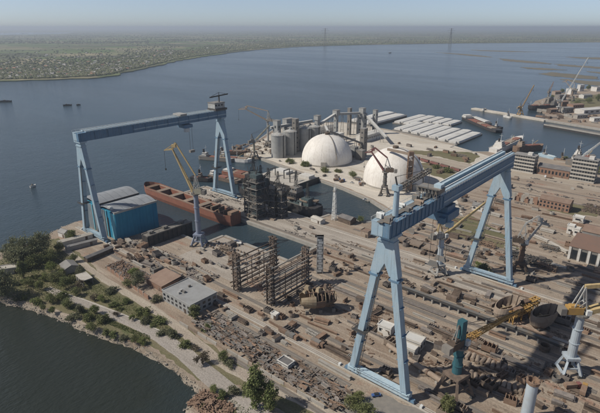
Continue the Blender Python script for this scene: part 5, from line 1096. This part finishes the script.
for q in ((552, 112), (575, 113), (596, 117), (566, 97), (590, 97), (548, 118), (562, 116), (580, 122)):
    u, v = yp(*q); field('on the opposite quay by the portal cranes', u - 22, u + 22, v - 14, v + 14, 7, ALL, (1.0, 1.4, 1.8), ['rust', 'rust_dark', 'scrap_grey', 'concrete', 'mid_steel'], seed=int(q[0]))
# three big dark slabs by the rear rail, rows of rusty rollers, keel blocks
for k, (u, l) in enumerate(((-76, 'leftmost of three broad brown slabs by the rear gantry rail'), (-62, 'middle one of three broad brown slabs by the rear gantry rail'), (-49, 'rightmost of three broad brown slabs by the rear gantry rail'))):
    g = thing('deck_slab', l, 'slab', (u, 153, 0), R(4))
    MB().box((0, 0, 2.6), (10, 8.5, 1.2)).build('deck', 'rust_pale', g)
    for s in (-4, 0, 4): MB().box((s, 0, 1), (.6, 8, 2)).build('bearer', 'rust_dark', g)
for q, (u0, v0, rz, n, nm) in enumerate(((14, 46, R(8), 13, 'upper'), (26, 33, R(12), 13, 'lower'))):
    me = mesh_of(MB().tube((0, -2.6, 1.1), (0, 2.6, 1.1), 1.05, n=9), 'roller', 'rust_pale')
    for k in range(n):
        x, y = u0 + k * 2.5 * math.cos(rz), v0 + k * 2.5 * math.sin(rz) + (k % 3) * .5
        o = obj('steel_roller', me, None, None, (x, y, .02 + (1.5 if k % 4 == 2 else 0) * 0), rz + (k * 37 % 7 - 3) * .06); tag(o, 'short rusty roller lying in the %s row right of the teal crane' % nm, 'roller', '%s row of rusty rollers' % nm)
me = mesh_of(MB().box((0, 0, .5), (1.6, 1.1, 1.0)).box((0, 0, 1.2), (1.2, .9, .5)), 'keel_block', 'rust_pale')
for i in range(12):
    for j in range(3):
        o = obj('keel_block', me, None, None, (-186 + i * 3.6, 48 + j * 4.5 + .3 * (i % 2), .03)); tag(o, 'small rusty keel block in the %s row on the assembly slab' % ('front', 'middle', 'back')[j], 'keel block', 'rows of keel blocks')
# scrap heaps: nobody could count these pieces
def heap(name, label, u0, u1, v0, v1, n, m, s0, s1, zmax, seed, aligned=False):
    r = random.Random(seed); b = MB(); rows = [v0 + (v1 - v0) * q for q in (.16, .38, .62, .85)]
    for _ in range(n):
        u = r.uniform(u0, u1)
        if aligned: v = r.choice(rows) + r.gauss(0, .9); q = .35 + .65 * (.5 + .5 * math.sin(u * .4 + seed * 2 + v)); L_ = r.uniform(1.2, 6.5); an = r.gauss(0, .13) + (1.57 if r.random() < .1 else 0)
        else: v = r.uniform(v0, v1); q = math.sin(math.pi * (v - v0) / (v1 - v0)) * (.6 + .4 * math.sin(u * .35 + seed)); L_ = r.uniform(s0, s1) * r.choice((.5, 1, 1.8)); an = r.uniform(0, 6.3)
        z = r.random() * zmax * max(.1, q); k = r.random()
        if k < .3: b.tube((u, v, z + .3), (u + L_ * math.cos(an), v + L_ * math.sin(an), z + .3 + r.uniform(-.3, .5)), .15 + .25 * r.random(), n=6)
        elif k < .65: b.box((u, v, z + .3), (L_, r.uniform(.3, .8), r.uniform(.2, .7)), rz=an, rx=r.uniform(-.3, .3), ry=r.gauss(0, .08))
        else: b.box((u, v, z + .25), (L_ * .7, r.uniform(.8, 2.2), r.uniform(.08, .25)), rz=an, rx=r.gauss(0, .35), ry=r.gauss(0, .1))
    return tag(b.build(name, m), label, 'scrap', kind='stuff')
for k, (u0, u1, w_) in enumerate(((-108, -58, 'left'), (-54, -6, 'right'))):
    for q, (m, c, n) in enumerate((('rust_dark', 'dark brown', 520), ('scrap_grey', 'grey', 560), ('mid_steel', 'dark grey', 420), ('rust', 'rusty', 220))):
        heap('scrap_heap', '%s beams and plates lying along the %s half of the front scrap row' % (c, w_), u0, u1, -27, -12.5, n, m, .8, 2.6, 2.6, 1 + k * 5 + q, True)
heap('scrap_heap', 'rusty scrap strewn behind the boundary wall', -212, -172, -22, -9, 500, 'rust', .6, 2.4, 2.0, 5)
heap('scrap_heap', 'grey rubble strewn behind the boundary wall', -212, -172, -22, -9, 300, 'scrap_grey', .6, 2.2, 2.0, 6)
heap('scrap_heap', 'pile of brown scrap on the grass at the bottom edge', -60, -40, -66, -54, 400, 'rust', .6, 2.6, 2.4, 7)
heap('scrap_heap', 'dark heap on the open ground before the pillared shed', -4, 26, 178, 194, 500, 'dark_steel', .8, 2.6, 2.4, 8)
heap('scrap_heap', 'mixed rubble beyond the orange brick hall', 18, 48, 322, 350, 500, 'rust_dark', .8, 3, 2.6, 9)
for k, (u0, u1, v0, v1, n, m, l) in enumerate(((-246, -140, -6, 22, 1100, 'scrap_grey', 'small grey debris strewn left of the assembly slab'), (-120, 70, 16, 62, 650, 'rust', 'small rusty debris strewn round the cream bow block'), (-116, 110, 86, 134, 800, 'rust_pale', 'small pale rusty debris strewn across the middle of the yard'), (-116, 110, 86, 134, 300, 'rust_dark', 'small dark debris strewn across the middle of the yard'), (-100, 110, 142, 205, 550, 'rust_dark', 'small dark debris strewn along the rear rails'), (-110, 60, 210, 415, 700, 'scrap_grey', 'small grey debris strewn over the waste ground'), (-10, 110, 26, 66, 700, 'rust_dark', 'small dark debris strewn at the lower right'), (-300, -130, 109, 136, 500, 'scrap_grey', 'small debris strewn on the middle quay'), (-420, -345, 268, 345, 500, 'rust_pale', 'small debris strewn at the silo end'))):
    r = random.Random(200 + k); b = MB()
    cl = [(r.uniform(u0, u1), r.uniform(v0, v1), r.uniform(2, 9), r.uniform(.5, 1.8)) for _ in range(max(6, n // 22))]
    for _ in range(n):
        cu, cv, du, dv = r.choice(cl); u, v = min(u1, max(u0, r.gauss(cu, du))), min(v1, max(v0, r.gauss(cv, dv))); a = r.uniform(.2, .9) ** 1.3 * (1.5 if v > 200 else 1.2)
        b.box((u, v, a * .2), (a * r.uniform(.8, 3.4), a * r.uniform(.4, 1), a * r.uniform(.3, 1.0)), rz=r.choice((0, 0, 1.57)) + r.gauss(0, .3), rx=r.gauss(0, .15), ry=r.gauss(0, .15))
    tag(b.build('loose_debris', m), l, 'debris', kind='stuff')
# ---- rail wagons behind the right dome, cars and trucks
p, q = yp(411, 158), yp(472, 176); d = deg_between(p, q); L_ = math.dist(p, q); nW = int(L_ / 14.2)
for k in range(nW):
    u, v = along(p, q, (k + .5) / nW); g = thing('rail_wagon', 'dark red goods wagon in the long train behind the right dome', 'wagon', (u, v, 0), d, 'goods train behind the right dome')
    if k == 0:
        B0 = mesh_of(MB().box((0, 0, 2.5), (13.0, 2.9, 2.6)), 'body', 'crane_red'); B1 = mesh_of(MB().box((0, 0, 1.1), (13.2, 2.6, .35)), 'underframe', 'dark_steel'); B2 = mesh_of(MB().tube((0, -.8, .5), (0, .8, .5), .48, n=10), 'wheelset', 'dark_steel'); B3 = mesh_of(MB().box((0, 0, 3.9), (12.4, 2.4, .3)), 'load', 'rust_dark')
    obj('body', B0, None, g); obj('underframe', B1, None, g); obj('load', B3, None, g)
    for x in (-5, -3.4, 3.4, 5): obj('wheelset', B2, None, g, (x, 0, 0))
def vehicle(label, loc, rz, m, truck=False):
    g = thing('truck' if truck else 'car', label, 'truck' if truck else 'car', loc, rz)
    if truck:
        MB().box((3.0, 0, 1.7), (2.0, 2.3, 2.2), taper=.9).build('cab', m, g); MB().box((-1.2, 0, 1.9), (5.6, 2.4, 1.9)).build('cargo_bed', 'rust' if m != 'rust' else 'mid_steel', g); MB().box((0, 0, .85), (7.6, 1.2, .35)).build('chassis', 'dark_steel', g); MB().box((4.0, 0, 2.1), (.08, 1.9, .8)).build('windscreen', 'glass_dark', g)
    else:
        MB().box((0, 0, .75), (4.3, 1.75, .65), taper=.95).build('body', m, g); MB().box((-.2, 0, 1.3), (2.3, 1.55, .55), taper=.82).build('cabin', 'glass_dark', g)
    for x in ((-2.6, 2.8) if truck else (-1.35, 1.35)):
        for s in (-1, 1): MB().tube((x, s * .85, .42), (x, s * 1.08, .42), .5 if truck else .34, n=10).build('wheel', 'tyre', g)
for k, (x, y, l, m, t) in enumerate(((337, 181, 'left one of two dark blue trucks on the dome quay', 'van_blue', 1), (342, 182, 'right one of two dark blue trucks on the dome quay', 'van_blue', 1), (360, 185, 'dark blue truck at the foot of the right dome', 'van_blue', 1), (352, 183, 'white car between the domes on the quay', 'car_white', 0), (365, 200, 'white car at the corner of the inner basin', 'car_white', 0), (318, 345, 'rusty truck parked beside the front rails', 'rust', 1), (292, 338, 'brown truck with dark load beside the front rails', 'rust', 1), (285, 334, 'second rusty truck just behind the brown one', 'rust_pale', 1), (572, 388, 'red lorry chassis at the lower right corner', 'crane_red', 1), (583, 392, 'ochre lorry beside the red lorry', 'jib_ochre', 1), (440, 172, 'white car on the haul road behind the girder', 'car_white', 0), (548, 178, 'white lorry on the haul road before the office blocks', 'car_white', 1), (376, 396, 'dark car on the concrete apron below the nearest leg', 'van_blue', 0))):
    vehicle(l, yp(x, y), IR + k * .8 if k not in (5, 6, 7) else 0, m, t)
g = thing('white_boat', 'small white boat lying on the slab edge by the basin', 'boat', yp(238, 243.5), R(-6)); MB().add(*(lambda m: (m.v, m.f))(hull_mb(9, 3, .2, 1.8, .3))).build('hull', 'hull_white', g); MB().box((-1, 0, 2.1), (3, 2, .8)).build('cabin', 'crane_white', g)
# ------------------------------------------------------------------ trees and bushes
def crown_mesh(name, seed, w_, h, z0, clumps, leaves, size, m, shape='round'):
    r = np.random.default_rng(seed); P = []
    for _ in range(clumps):
        while True:
            q = r.uniform(-1, 1, 3)
            if np.linalg.norm(q) < 1: break
        z = (q[2] + 1) / 2
        wz = {'round': math.sqrt(max(.05, 1 - (2 * z - 1) ** 2)), 'poplar': math.sin(math.pi * min(.97, .12 + z * .85)) ** .7, 'bush': math.sqrt(max(.08, 1 - z * z))}[shape]
        c = np.array([q[0] * w_ * .5 * wz * 1.1, q[1] * w_ * .5 * wz * 1.1, z0 + z * h]); sr = w_ * r.uniform(.06, .15)
        P.append(c + r.normal(0, 1, (leaves, 3)) * sr * np.array([1, 1, .75]))
    P = np.concatenate(P); P[:, 2] = np.maximum(P[:, 2], .15); n = len(P)
    a = r.normal(0, 1, (n, 3)); a /= np.linalg.norm(a, axis=1)[:, None]; b = np.cross(a, r.normal(0, 1, (n, 3))); b /= np.linalg.norm(b, axis=1)[:, None]
    s = size * r.uniform(.6, 1.4, (n, 1)); V = np.empty((n, 4, 3)); V[:, 0] = P - a * s; V[:, 1] = P + b * s * .6; V[:, 2] = P + a * s; V[:, 3] = P - b * s * .6
    me = bpy.data.meshes.new(name); me.from_pydata(V.reshape(-1, 3).tolist(), [], np.arange(4 * n).reshape(-1, 4).tolist()); me.materials.append(MATS[m]); return me
def trunk_mesh(seed, h, r0, spread, n=6):
    r = random.Random(seed); b = MB(); top = Vector((r.uniform(-.3, .3), r.uniform(-.3, .3), h * .55)); b.tube((0, 0, -.3), top, r0, r0 * .6, 8)
    for k in range(n):
        a = k * 2.4 + r.uniform(-.4, .4); s = top * r.uniform(.55, 1.0); e = Vector((math.cos(a) * spread, math.sin(a) * spread, h * r.uniform(.7, .95))); md = s.lerp(e, .5) + Vector((0, 0, -h * .04)); b.tube(s, md, r0 * .45, r0 * .3, 6); b.tube(md, e, r0 * .3, r0 * .08, 5)
    b.tube(top, (0, 0, h * .92), r0 * .6, r0 * .1, 6)
    me = bpy.data.meshes.new('trunk'); me.from_pydata(b.v, [], b.f); me.materials.append(MATS['bark']); return me
TREES = {}
for nm, sp in dict(willow=('round', 9, 8, 1.6, 40, 75, .30, 'leaf_dark'), green=('round', 7, 6, 1.2, 30, 75, .28, 'leaf_green'), fresh=('round', 6, 5, 1.0, 26, 75, .26, 'leaf_fresh'), poplar=('poplar', 5, 12, 1.0, 40, 90, .32, 'leaf_green'), bush=('bush', 5, 2.6, .1, 18, 80, .28, 'leaf_green'), dull=('bush', 5, 2.8, .1, 18, 80, .28, 'leaf_dark'), bare=('round', 6, 4.5, 1.2, 24, 60, .26, 'leaf_bare')).items():
    shp, w_, h, z0, c, l, s, m = sp
    TREES[nm] = [(crown_mesh('crown', hash((nm, k)) % 9999 if False else len(nm) * 100 + k * 7 + ord(nm[0]), w_, h, z0, c, l, s, m, shp), trunk_mesh(k + 3, (h + z0), .22 if shp != 'bush' else .1, w_ * .3)) for k in range(3)]
def tree(px, py, kind, sc, label, name=None, group=None):
    u, v = yp(px, py); k = int(px * 7 + py * 3) % 3; cr, tk = TREES[kind][k]
    g = thing(name or ('bush' if kind in ('bush', 'dull') else 'tree'), label, 'bush' if kind in ('bush', 'dull') else 'tree', (u, v, 0), (px * 1.7) % 6.28, group); q_ = random.Random(px * 31 + py); g.scale = (sc * q_.uniform(.8, 1.25), sc * q_.uniform(.8, 1.25), sc * q_.uniform(.8, 1.3))
    obj('crown', cr, None, g); obj('trunk' if kind not in ('bush', 'dull') else 'stem', tk, None, g)
W = 'in the clump on the left shore'
for x, y, k, s, l in (
    (28, 262, 'willow', 1.35, 'largest dull green willow at the middle of the left shore clump'), (17, 266, 'willow', 1.1, 'dull willow left of the largest one on the left shore'), (42, 256, 'willow', 1.2, 'olive willow on the river side of the left shore clump'),
    (50, 262, 'green', 1.2, 'green tree right of the willows on the left shore'), (34, 250, 'fresh', 1.0, 'yellow-green tree at the water side of the left shore clump'), (72, 241, 'fresh', 1.1, 'yellow-green tree alone by the pump house and blue shed'), (60, 252, 'green', .8, 'small green tree behind the long pale shed'),
    (24, 278, 'poplar', .75, 'dark narrow tree standing before the willow clump'), (8, 298, 'willow', 1.15, 'dull tree at the near-left waterline by the frame edge'), (-4, 296, 'willow', 1.2, 'dull tree cut by the left frame edge'), (18, 300, 'dull', 1.2, 'dull bush at the near-left waterline'),
    (46, 280, 'fresh', .9, 'bright green tree on the left shore meadow'), (58, 284, 'green', 1.0, 'green tree in front of the grey roofed hut'), (66, 288, 'green', .9, 'green tree beside the white shelter'), (40, 290, 'fresh', .8, 'bright bush-like tree above the near shore road'), (74, 262, 'green', .8, 'green tree above the grey roofed hut'),
    (52, 303, 'green', .75, 'green tree between shore road and water, left one'), (68, 307, 'green', .8, 'green tree between shore road and water, second'), (80, 312, 'dull', 1.1, 'dark bush between shore road and water'), (95, 314, 'fresh', .75, 'bright tree beside the shore road by the bank'), (104, 322, 'bush', 1.2, 'bright green bush on the bank above the water'), (117, 316, 'bare', .55, 'sparse bush on the lawn beside the shore road'), (62, 298, 'bush', 1.2, 'bush at the bend of the shore road'),
    (134, 275, 'fresh', .8, 'fresh green tree in the scrap yard behind the boundary wall'), (138, 287, 'willow', .75, 'grey-green tree just behind the boundary wall'), (128, 286, 'green', .7, 'small tree left of the grey-green one behind the boundary wall'), (157, 300, 'dull', 1.1, 'dark bush at the end of the boundary wall'),
    (142, 313, 'bush', 1.3, 'green bush between the dirt track and the shore road'), (160, 322, 'bush', 1.3, 'low green bush on the verge below the pale workshop'), (146, 318, 'fresh', .6, 'little fresh tree between the two roads'), (195, 321, 'poplar', .62, 'narrow dark green tree at the corner of the pale workshop'), (207, 330, 'bush', 1.0, 'bush right of the narrow tree by the workshop'),
    (203, 364, 'bare', .95, 'leafless brownish round tree on the shore road'), (223, 361, 'green', .85, 'green tree on the verge beside the leafless one'), (229, 366, 'dull', 1.0, 'dark bush right of the verge tree'), (214, 392, 'fresh', .55, 'small bright tree at the corner of the little inlet'), (232, 394, 'dull', 1.2, 'dark low bush along the little inlet'), (222, 398, 'bush', 1.0, 'bush on the grass at the little inlet'),
    (256, 408, 'poplar', 1.05, 'left and taller of the two poplars at the bottom edge'), (270, 412, 'poplar', .95, 'right poplar of the pair at the bottom edge'), (248, 392, 'bush', 1.1, 'bush on the verge behind the poplars'), (352, 408, 'green', .9, 'green tree at the foot of the nearest gantry leg'), (365, 418, 'green', .9, 'dark green tree at the bottom edge below the nearest leg'), (359, 400, 'fresh', .6, 'small bright tree beside the nearest leg foot'), (445, 412, 'poplar', .6, 'narrow green poplar in front of the teal crane portal'), (449, 418, 'poplar', .55, 'second narrow poplar in front of the teal crane portal'),
    (353, 178, 'green', .9, 'lone round tree on the quay between the domes'), (305, 166, 'bush', 1.5, 'bush strip at the left dome foot, left one'), (325, 172, 'bush', 1.5, 'bush at the front of the left dome foot'), (338, 172, 'bush', 1.3, 'bush at the right of the left dome foot'), (290, 163, 'bush', 1.6, 'bush before the widest silos'), (360, 222, 'green', .7, 'small tree by the dark shed at the inner basin'), (478, 268, 'fresh', .75, 'yellow-green tree between the feet of the rear gantry leg'), (484, 271, 'dull', 1.3, 'dark bush between the feet of the rear gantry leg'),
    (436, 168, 'bush', 1.6, 'bush on the meadow behind the right dome'), (448, 172, 'bush', 1.6, 'second bush on the meadow behind the right dome'), (566, 160, 'bush', 1.2, 'bush between the harbour boats and the office'), (596, 174, 'green', .9, 'dark tree right of the tall office block'), (600, 171, 'green', 1.0, 'dark tree at the right frame edge by the office'),
    (552, 99, 'green', 1.3, 'tree by the water behind the opposite quay'), (562, 93, 'green', 1.4, 'tree on the skyline left of the slim white store'), (588, 90, 'green', 1.5, 'tree on the skyline right of the slim white store'), (604, 96, 'green', 1.5, 'tree at the right edge above the green slope'),
    (14, 258, 'willow', .9, 'dull willow leaning over the river at the left edge'), (36, 268, 'green', 1.1, 'dense green tree in the heart of the left shore clump'), (52, 272, 'fresh', .9, 'bright green tree left of the grey roofed hut'), (30, 286, 'green', .8, 'green tree on the meadow above the near-left waterline'), (76, 296, 'green', .8, 'green tree just above the shore road bend'), (112, 292, 'dull', 1.2, 'dark bush on the verge between the roads, upper one'), (126, 303, 'bush', 1.1, 'green bush on the verge between the roads, middle one'), (172, 336, 'dull', 1.1, 'dark bush on the verge between the roads, lower one'), (186, 347, 'bush', 1.1, 'green bush on the verge near the leafless tree'), (88, 320, 'bush', 1.1, 'green bush on the bank right of the dark one'), (36, 303, 'bush', 1.2, 'green bush at the waterline left of the shore road'),
    (578, 106, 'green', 1.5, 'tree on the green slope of the opposite quay'), (588, 103, 'green', 1.5, 'second tree on the green slope of the opposite quay'), (598, 101, 'green', 1.6, 'third tree on the green slope at the right edge')):
    tree(x, y, k, s * (1.4 if k == 'willow' else 1.4 if k == 'poplar' else 1.12), l)
rs = random.Random(404)
for lab, line, kinds in (('ragged scrub bush along the bank between shore road and water', ((22, 299), (150, 346)), ('bush', 'fresh', 'dull', 'green')), ('ragged scrub bush on the verge between the two roads', ((66, 284), (200, 352)), ('bush', 'fresh', 'bare', 'dull')), ('scrub bush on the meadow of the left shore clump', ((6, 284), (84, 276)), ('green', 'fresh', 'bush', 'willow'))):
    for k in range(13):
        q = (k + rs.uniform(.1, .9)) / 13; x = line[0][0] + (line[1][0] - line[0][0]) * q; y = line[0][1] + (line[1][1] - line[0][1]) * q + rs.uniform(-2.5, 2.5) + (3.0 * math.sin(math.pi * q) if 'bank' in lab else 0)
        kd = rs.choice(kinds); tree(x, y, kd, rs.uniform(.45, .9) if kd in ('fresh', 'green', 'bare', 'willow') else rs.uniform(.6, 1.2), lab, name='scrub_bush', group=lab.replace('bush', 'bushes'))
# low weeds over the grass sheets
def tufts(name, label, poly, n, seed, m='leaf_green', size=.35):
    r = random.Random(seed); xs = [p[0] for p in poly]; ys = [p[1] for p in poly]; b = MB(); k = 0
    def inside(x, y):
        c = False; j = len(poly) - 1
        for i in range(len(poly)):
            if (poly[i][1] > y) != (poly[j][1] > y) and x < (poly[j][0] - poly[i][0]) * (y - poly[i][1]) / (poly[j][1] - poly[i][1]) + poly[i][0]: c = not c
            j = i
        return c
    while k < n:
        x, y = r.uniform(min(xs), max(xs)), r.uniform(min(ys), max(ys))
        if not inside(x, y): continue
        k += 1; h = size * r.uniform(.5, 2.0); a = r.uniform(0, 3.14); dx, dy = math.cos(a) * h, math.sin(a) * h
        b.add([(x - dx, y - dy, .03), (x + dx, y + dy, .03), (x + dx * .6 + r.uniform(-.2, .2), y + dy * .6, h * 1.3), (x - dx * .7, y - dy * .7, h)], [(0, 1, 2, 3)])
    return tag(b.build(name, m), label, 'grass', kind='stuff')
tufts('weeds', 'dry green weeds covering the left shore meadow', PXL('5,292 40,300 56,300 60,292 70,285 92,285 80,270 66,256 55,244 40,245 15,256 0,264'), 7000, 5, 'leaf_green', .2)
tufts('weeds', 'dry weeds on the verge between the two roads', PXL('72,288 95,299 125,312 165,332 190,350 188,343 165,324 140,308 112,292 92,279'), 3500, 7, 'leaf_fresh', .16)
tufts('weeds', 'dry weeds on the bank between shore road and water', PXL('70,310 95,319 125,331 150,341 150,336 120,324 90,313 66,304'), 2500, 8, 'leaf_green', .18)
tufts('weeds', 'yellowish weeds along the verge by the poplars', PXL('200,404 212,396 232,398 250,413 262,425 262,440 200,440'), 2500, 6, 'leaf_fresh', .16)
# ------------------------------------------------------------------ far shore village, woods, pylons
hm = MB().box((0, 0, 1.7), (10, 7, 3.6)); hr = MB().gable((0, 0, 3.4), (10, 7), 2.6)
HM = []
for rm in ('house_roof_pale', 'house_roof_red', 'roof_grey'):
    me = bpy.data.meshes.new('house'); me.from_pydata(hm.v + hr.v, [], hm.f + [tuple(i + len(hm.v) for i in f) for f in hr.f]); me.materials.append(MATS['house_wall']); me.materials.append(MATS[rm])
    me.polygons.foreach_set('material_index', [0] * len(hm.f) + [1] * len(hr.f)); HM.append(me)
def shore_y(x): 
    pts = ((0, 80), (60, 78.5), (90, 77), (112, 75), (125, 71), (142, 68), (175, 60.5), (200, 56.5), (230, 52), (262, 48.6), (300, 46), (400, 43.6), (600, 41.6))
    for (a, b), (c, d) in zip(pts[:-1], pts[1:]):
        if a <= x <= c: return b + (d - b) * (x - a) / (c - a)
    return 80
r = random.Random(91); far_extra = MB(); nh = 0
for k in range(900):
    x = r.uniform(0, 175) if r.random() < .72 else r.uniform(175, 420); sy = shore_y(x); y = sy - 1.0 - abs(r.gauss(0, 1)) * (9 if x < 175 else 3.0)
    if y < 45 and x < 200 or y < 38: continue
    u, v = yp(x, y)
    if nh < 300 and (y > 52 or nh < 200):
        nh += 1; hk = r.choice((0, 0, 0, 1, 2)); o = obj('village_house', HM[hk], None, None, (u, v, -.1), r.choice((0, 1.57)) + r.uniform(-.3, .3) + .7); o.scale = (s_ := r.uniform(.8, 1.5), s_, r.uniform(.9, 1.2)); tag(o, 'tiny %s village house among trees on the far shore' % ('pale-roofed', 'red-roofed', 'grey-roofed')[hk], 'house', 'village houses on the far shore')
    else:
        far_extra.box((u, v, 2), (12, 8, 4.5), rz=r.uniform(0, 3))
tag(far_extra.build('distant_houses', 'house_wall'), 'farthest specks of village houses on the far shore', 'houses', kind='stuff')
def woods(name, label, n, gen, smin, smax, seed, m='leaf_dark'):
    r = random.Random(seed); b = MB()
    ico = [(0, 0, 1), (.89, 0, .45), (.28, .85, .45), (-.72, .53, .45), (-.72, -.53, .45), (.28, -.85, .45)]
    for _ in range(n):
        u, v = gen(r); s = r.uniform(smin, smax); b.add([(u + a * s * r.uniform(.7, 1.3), v + c * s * r.uniform(.7, 1.3), d * s * r.uniform(.7, 1.2)) for a, c, d in ico] + [(u + s * .8 * math.cos(q * 1.2566), v + s * .8 * math.sin(q * 1.2566), -.2) for q in range(5)], [(0, 1, 2), (0, 2, 3), (0, 3, 4), (0, 4, 5), (0, 5, 1)] + [(1 + q, 6 + q, 6 + (q + 1) % 5, 1 + (q + 1) % 5) for q in range(5)])
    return tag(b.build(name, m), label, 'woods', kind='stuff')
def g_village(r):
    x = r.uniform(-10, 300) ** 1.0; y = shore_y(max(0, x)) - .6 - abs(r.gauss(0, 1)) * (10 if x < 175 else 4); return yp(x, max(36, y))
woods('far_wood', 'dark mass of village trees on the far shore', 7000, g_village, 4, 9, 5)
def g_belt(r):
    x = r.uniform(-20, 640); return yp(x, r.choice((31.5, 33.5, 35.2, 37.5, 39.5, 41.2)) + r.gauss(0, .18) + (0 if x > 150 else 2))
woods('far_wood', 'distant dark tree belts between the fields on the horizon', 3500, g_belt, 7, 16, 6)
def g_far(r):
    x = r.uniform(280, 640); return yp(x, shore_y(min(600, x)) - .3 - abs(r.gauss(0, .7)))
woods('far_wood', 'dark trees lining the far right shore', 1800, g_far, 6, 13, 7)
for k, (x, yb, yt, l) in enumerate(((325, 45, 26, 'left power pylon on the far shore'), (450, 44.5, 23, 'right power pylon on the far shore'))):
    u, v = yp(x, yb); g = thing('power_pylon', l, 'pylon', (u, v, 0), IR, 'power pylons on the far shore'); H_ = 150
    MB().lattice((0, 0, 0), (0, 0, H_), 24, 24, 9, 1.0, 4, 4, chord=1.8).build('lattice_tower', 'mid_steel', g)
    for z, w_ in ((H_ * .72, 60), (H_ * .85, 76), (H_ * .96, 50)): MB().bar((-w_ / 2, 0, z), (w_ / 2, 0, z), 1.2, 1.6).build('crossarm', 'mid_steel', g)
# ------------------------------------------------------------------ haze
hz = MB().prism([cp(-10000, -95000), cp(-10000, 95000), cp(98000, 95000), cp(98000, -95000)], -12, 190).build('haze', None)
m = bpy.data.materials.new('haze_air'); m.use_nodes = True; t = m.node_tree; t.nodes.clear()
o = t.nodes.new('ShaderNodeOutputMaterial'); v = t.nodes.new('ShaderNodeVolumePrincipled')
v.inputs['Color'].default_value = (.72, .81, .92, 1); v.inputs['Density'].default_value = .000095; v.inputs['Anisotropy'].default_value = .2
t.links.new(v.outputs[0], o.inputs['Volume']); hz.data.materials.append(m)
tag(hz, 'pale summer haze over the river and the yard', 'haze', kind='stuff')

# ------------------------------------------------------------------ tell look-alikes apart by their order from the left
from collections import defaultdict
bpy.context.view_layer.update()
def screen_x(o):
    p = o.matrix_world.translation; d = Vector((p.x - CAMXY.x, p.y - CAMXY.y)); return d.dot(RGT) / max(1.0, d.dot(FWD))
same = defaultdict(list)
for o in SC.objects:
    if o.parent is None and 'label' in o.keys() and o.get('kind') != 'stuff': same[o['label']].append(o)
ORD = ['leftmost', 'second', 'third', 'fourth', 'fifth', 'sixth', 'seventh', 'eighth', 'ninth', 'tenth', 'eleventh', 'twelfth', 'thirteenth', 'fourteenth']
for lab, os_ in same.items():
    if 1 < len(os_) <= 14:
        for k, o in enumerate(sorted(os_, key=screen_x)):
            o['label'] = lab + (', the leftmost' if k == 0 else ', the rightmost' if k == len(os_) - 1 else ', %s from left' % ORD[k])
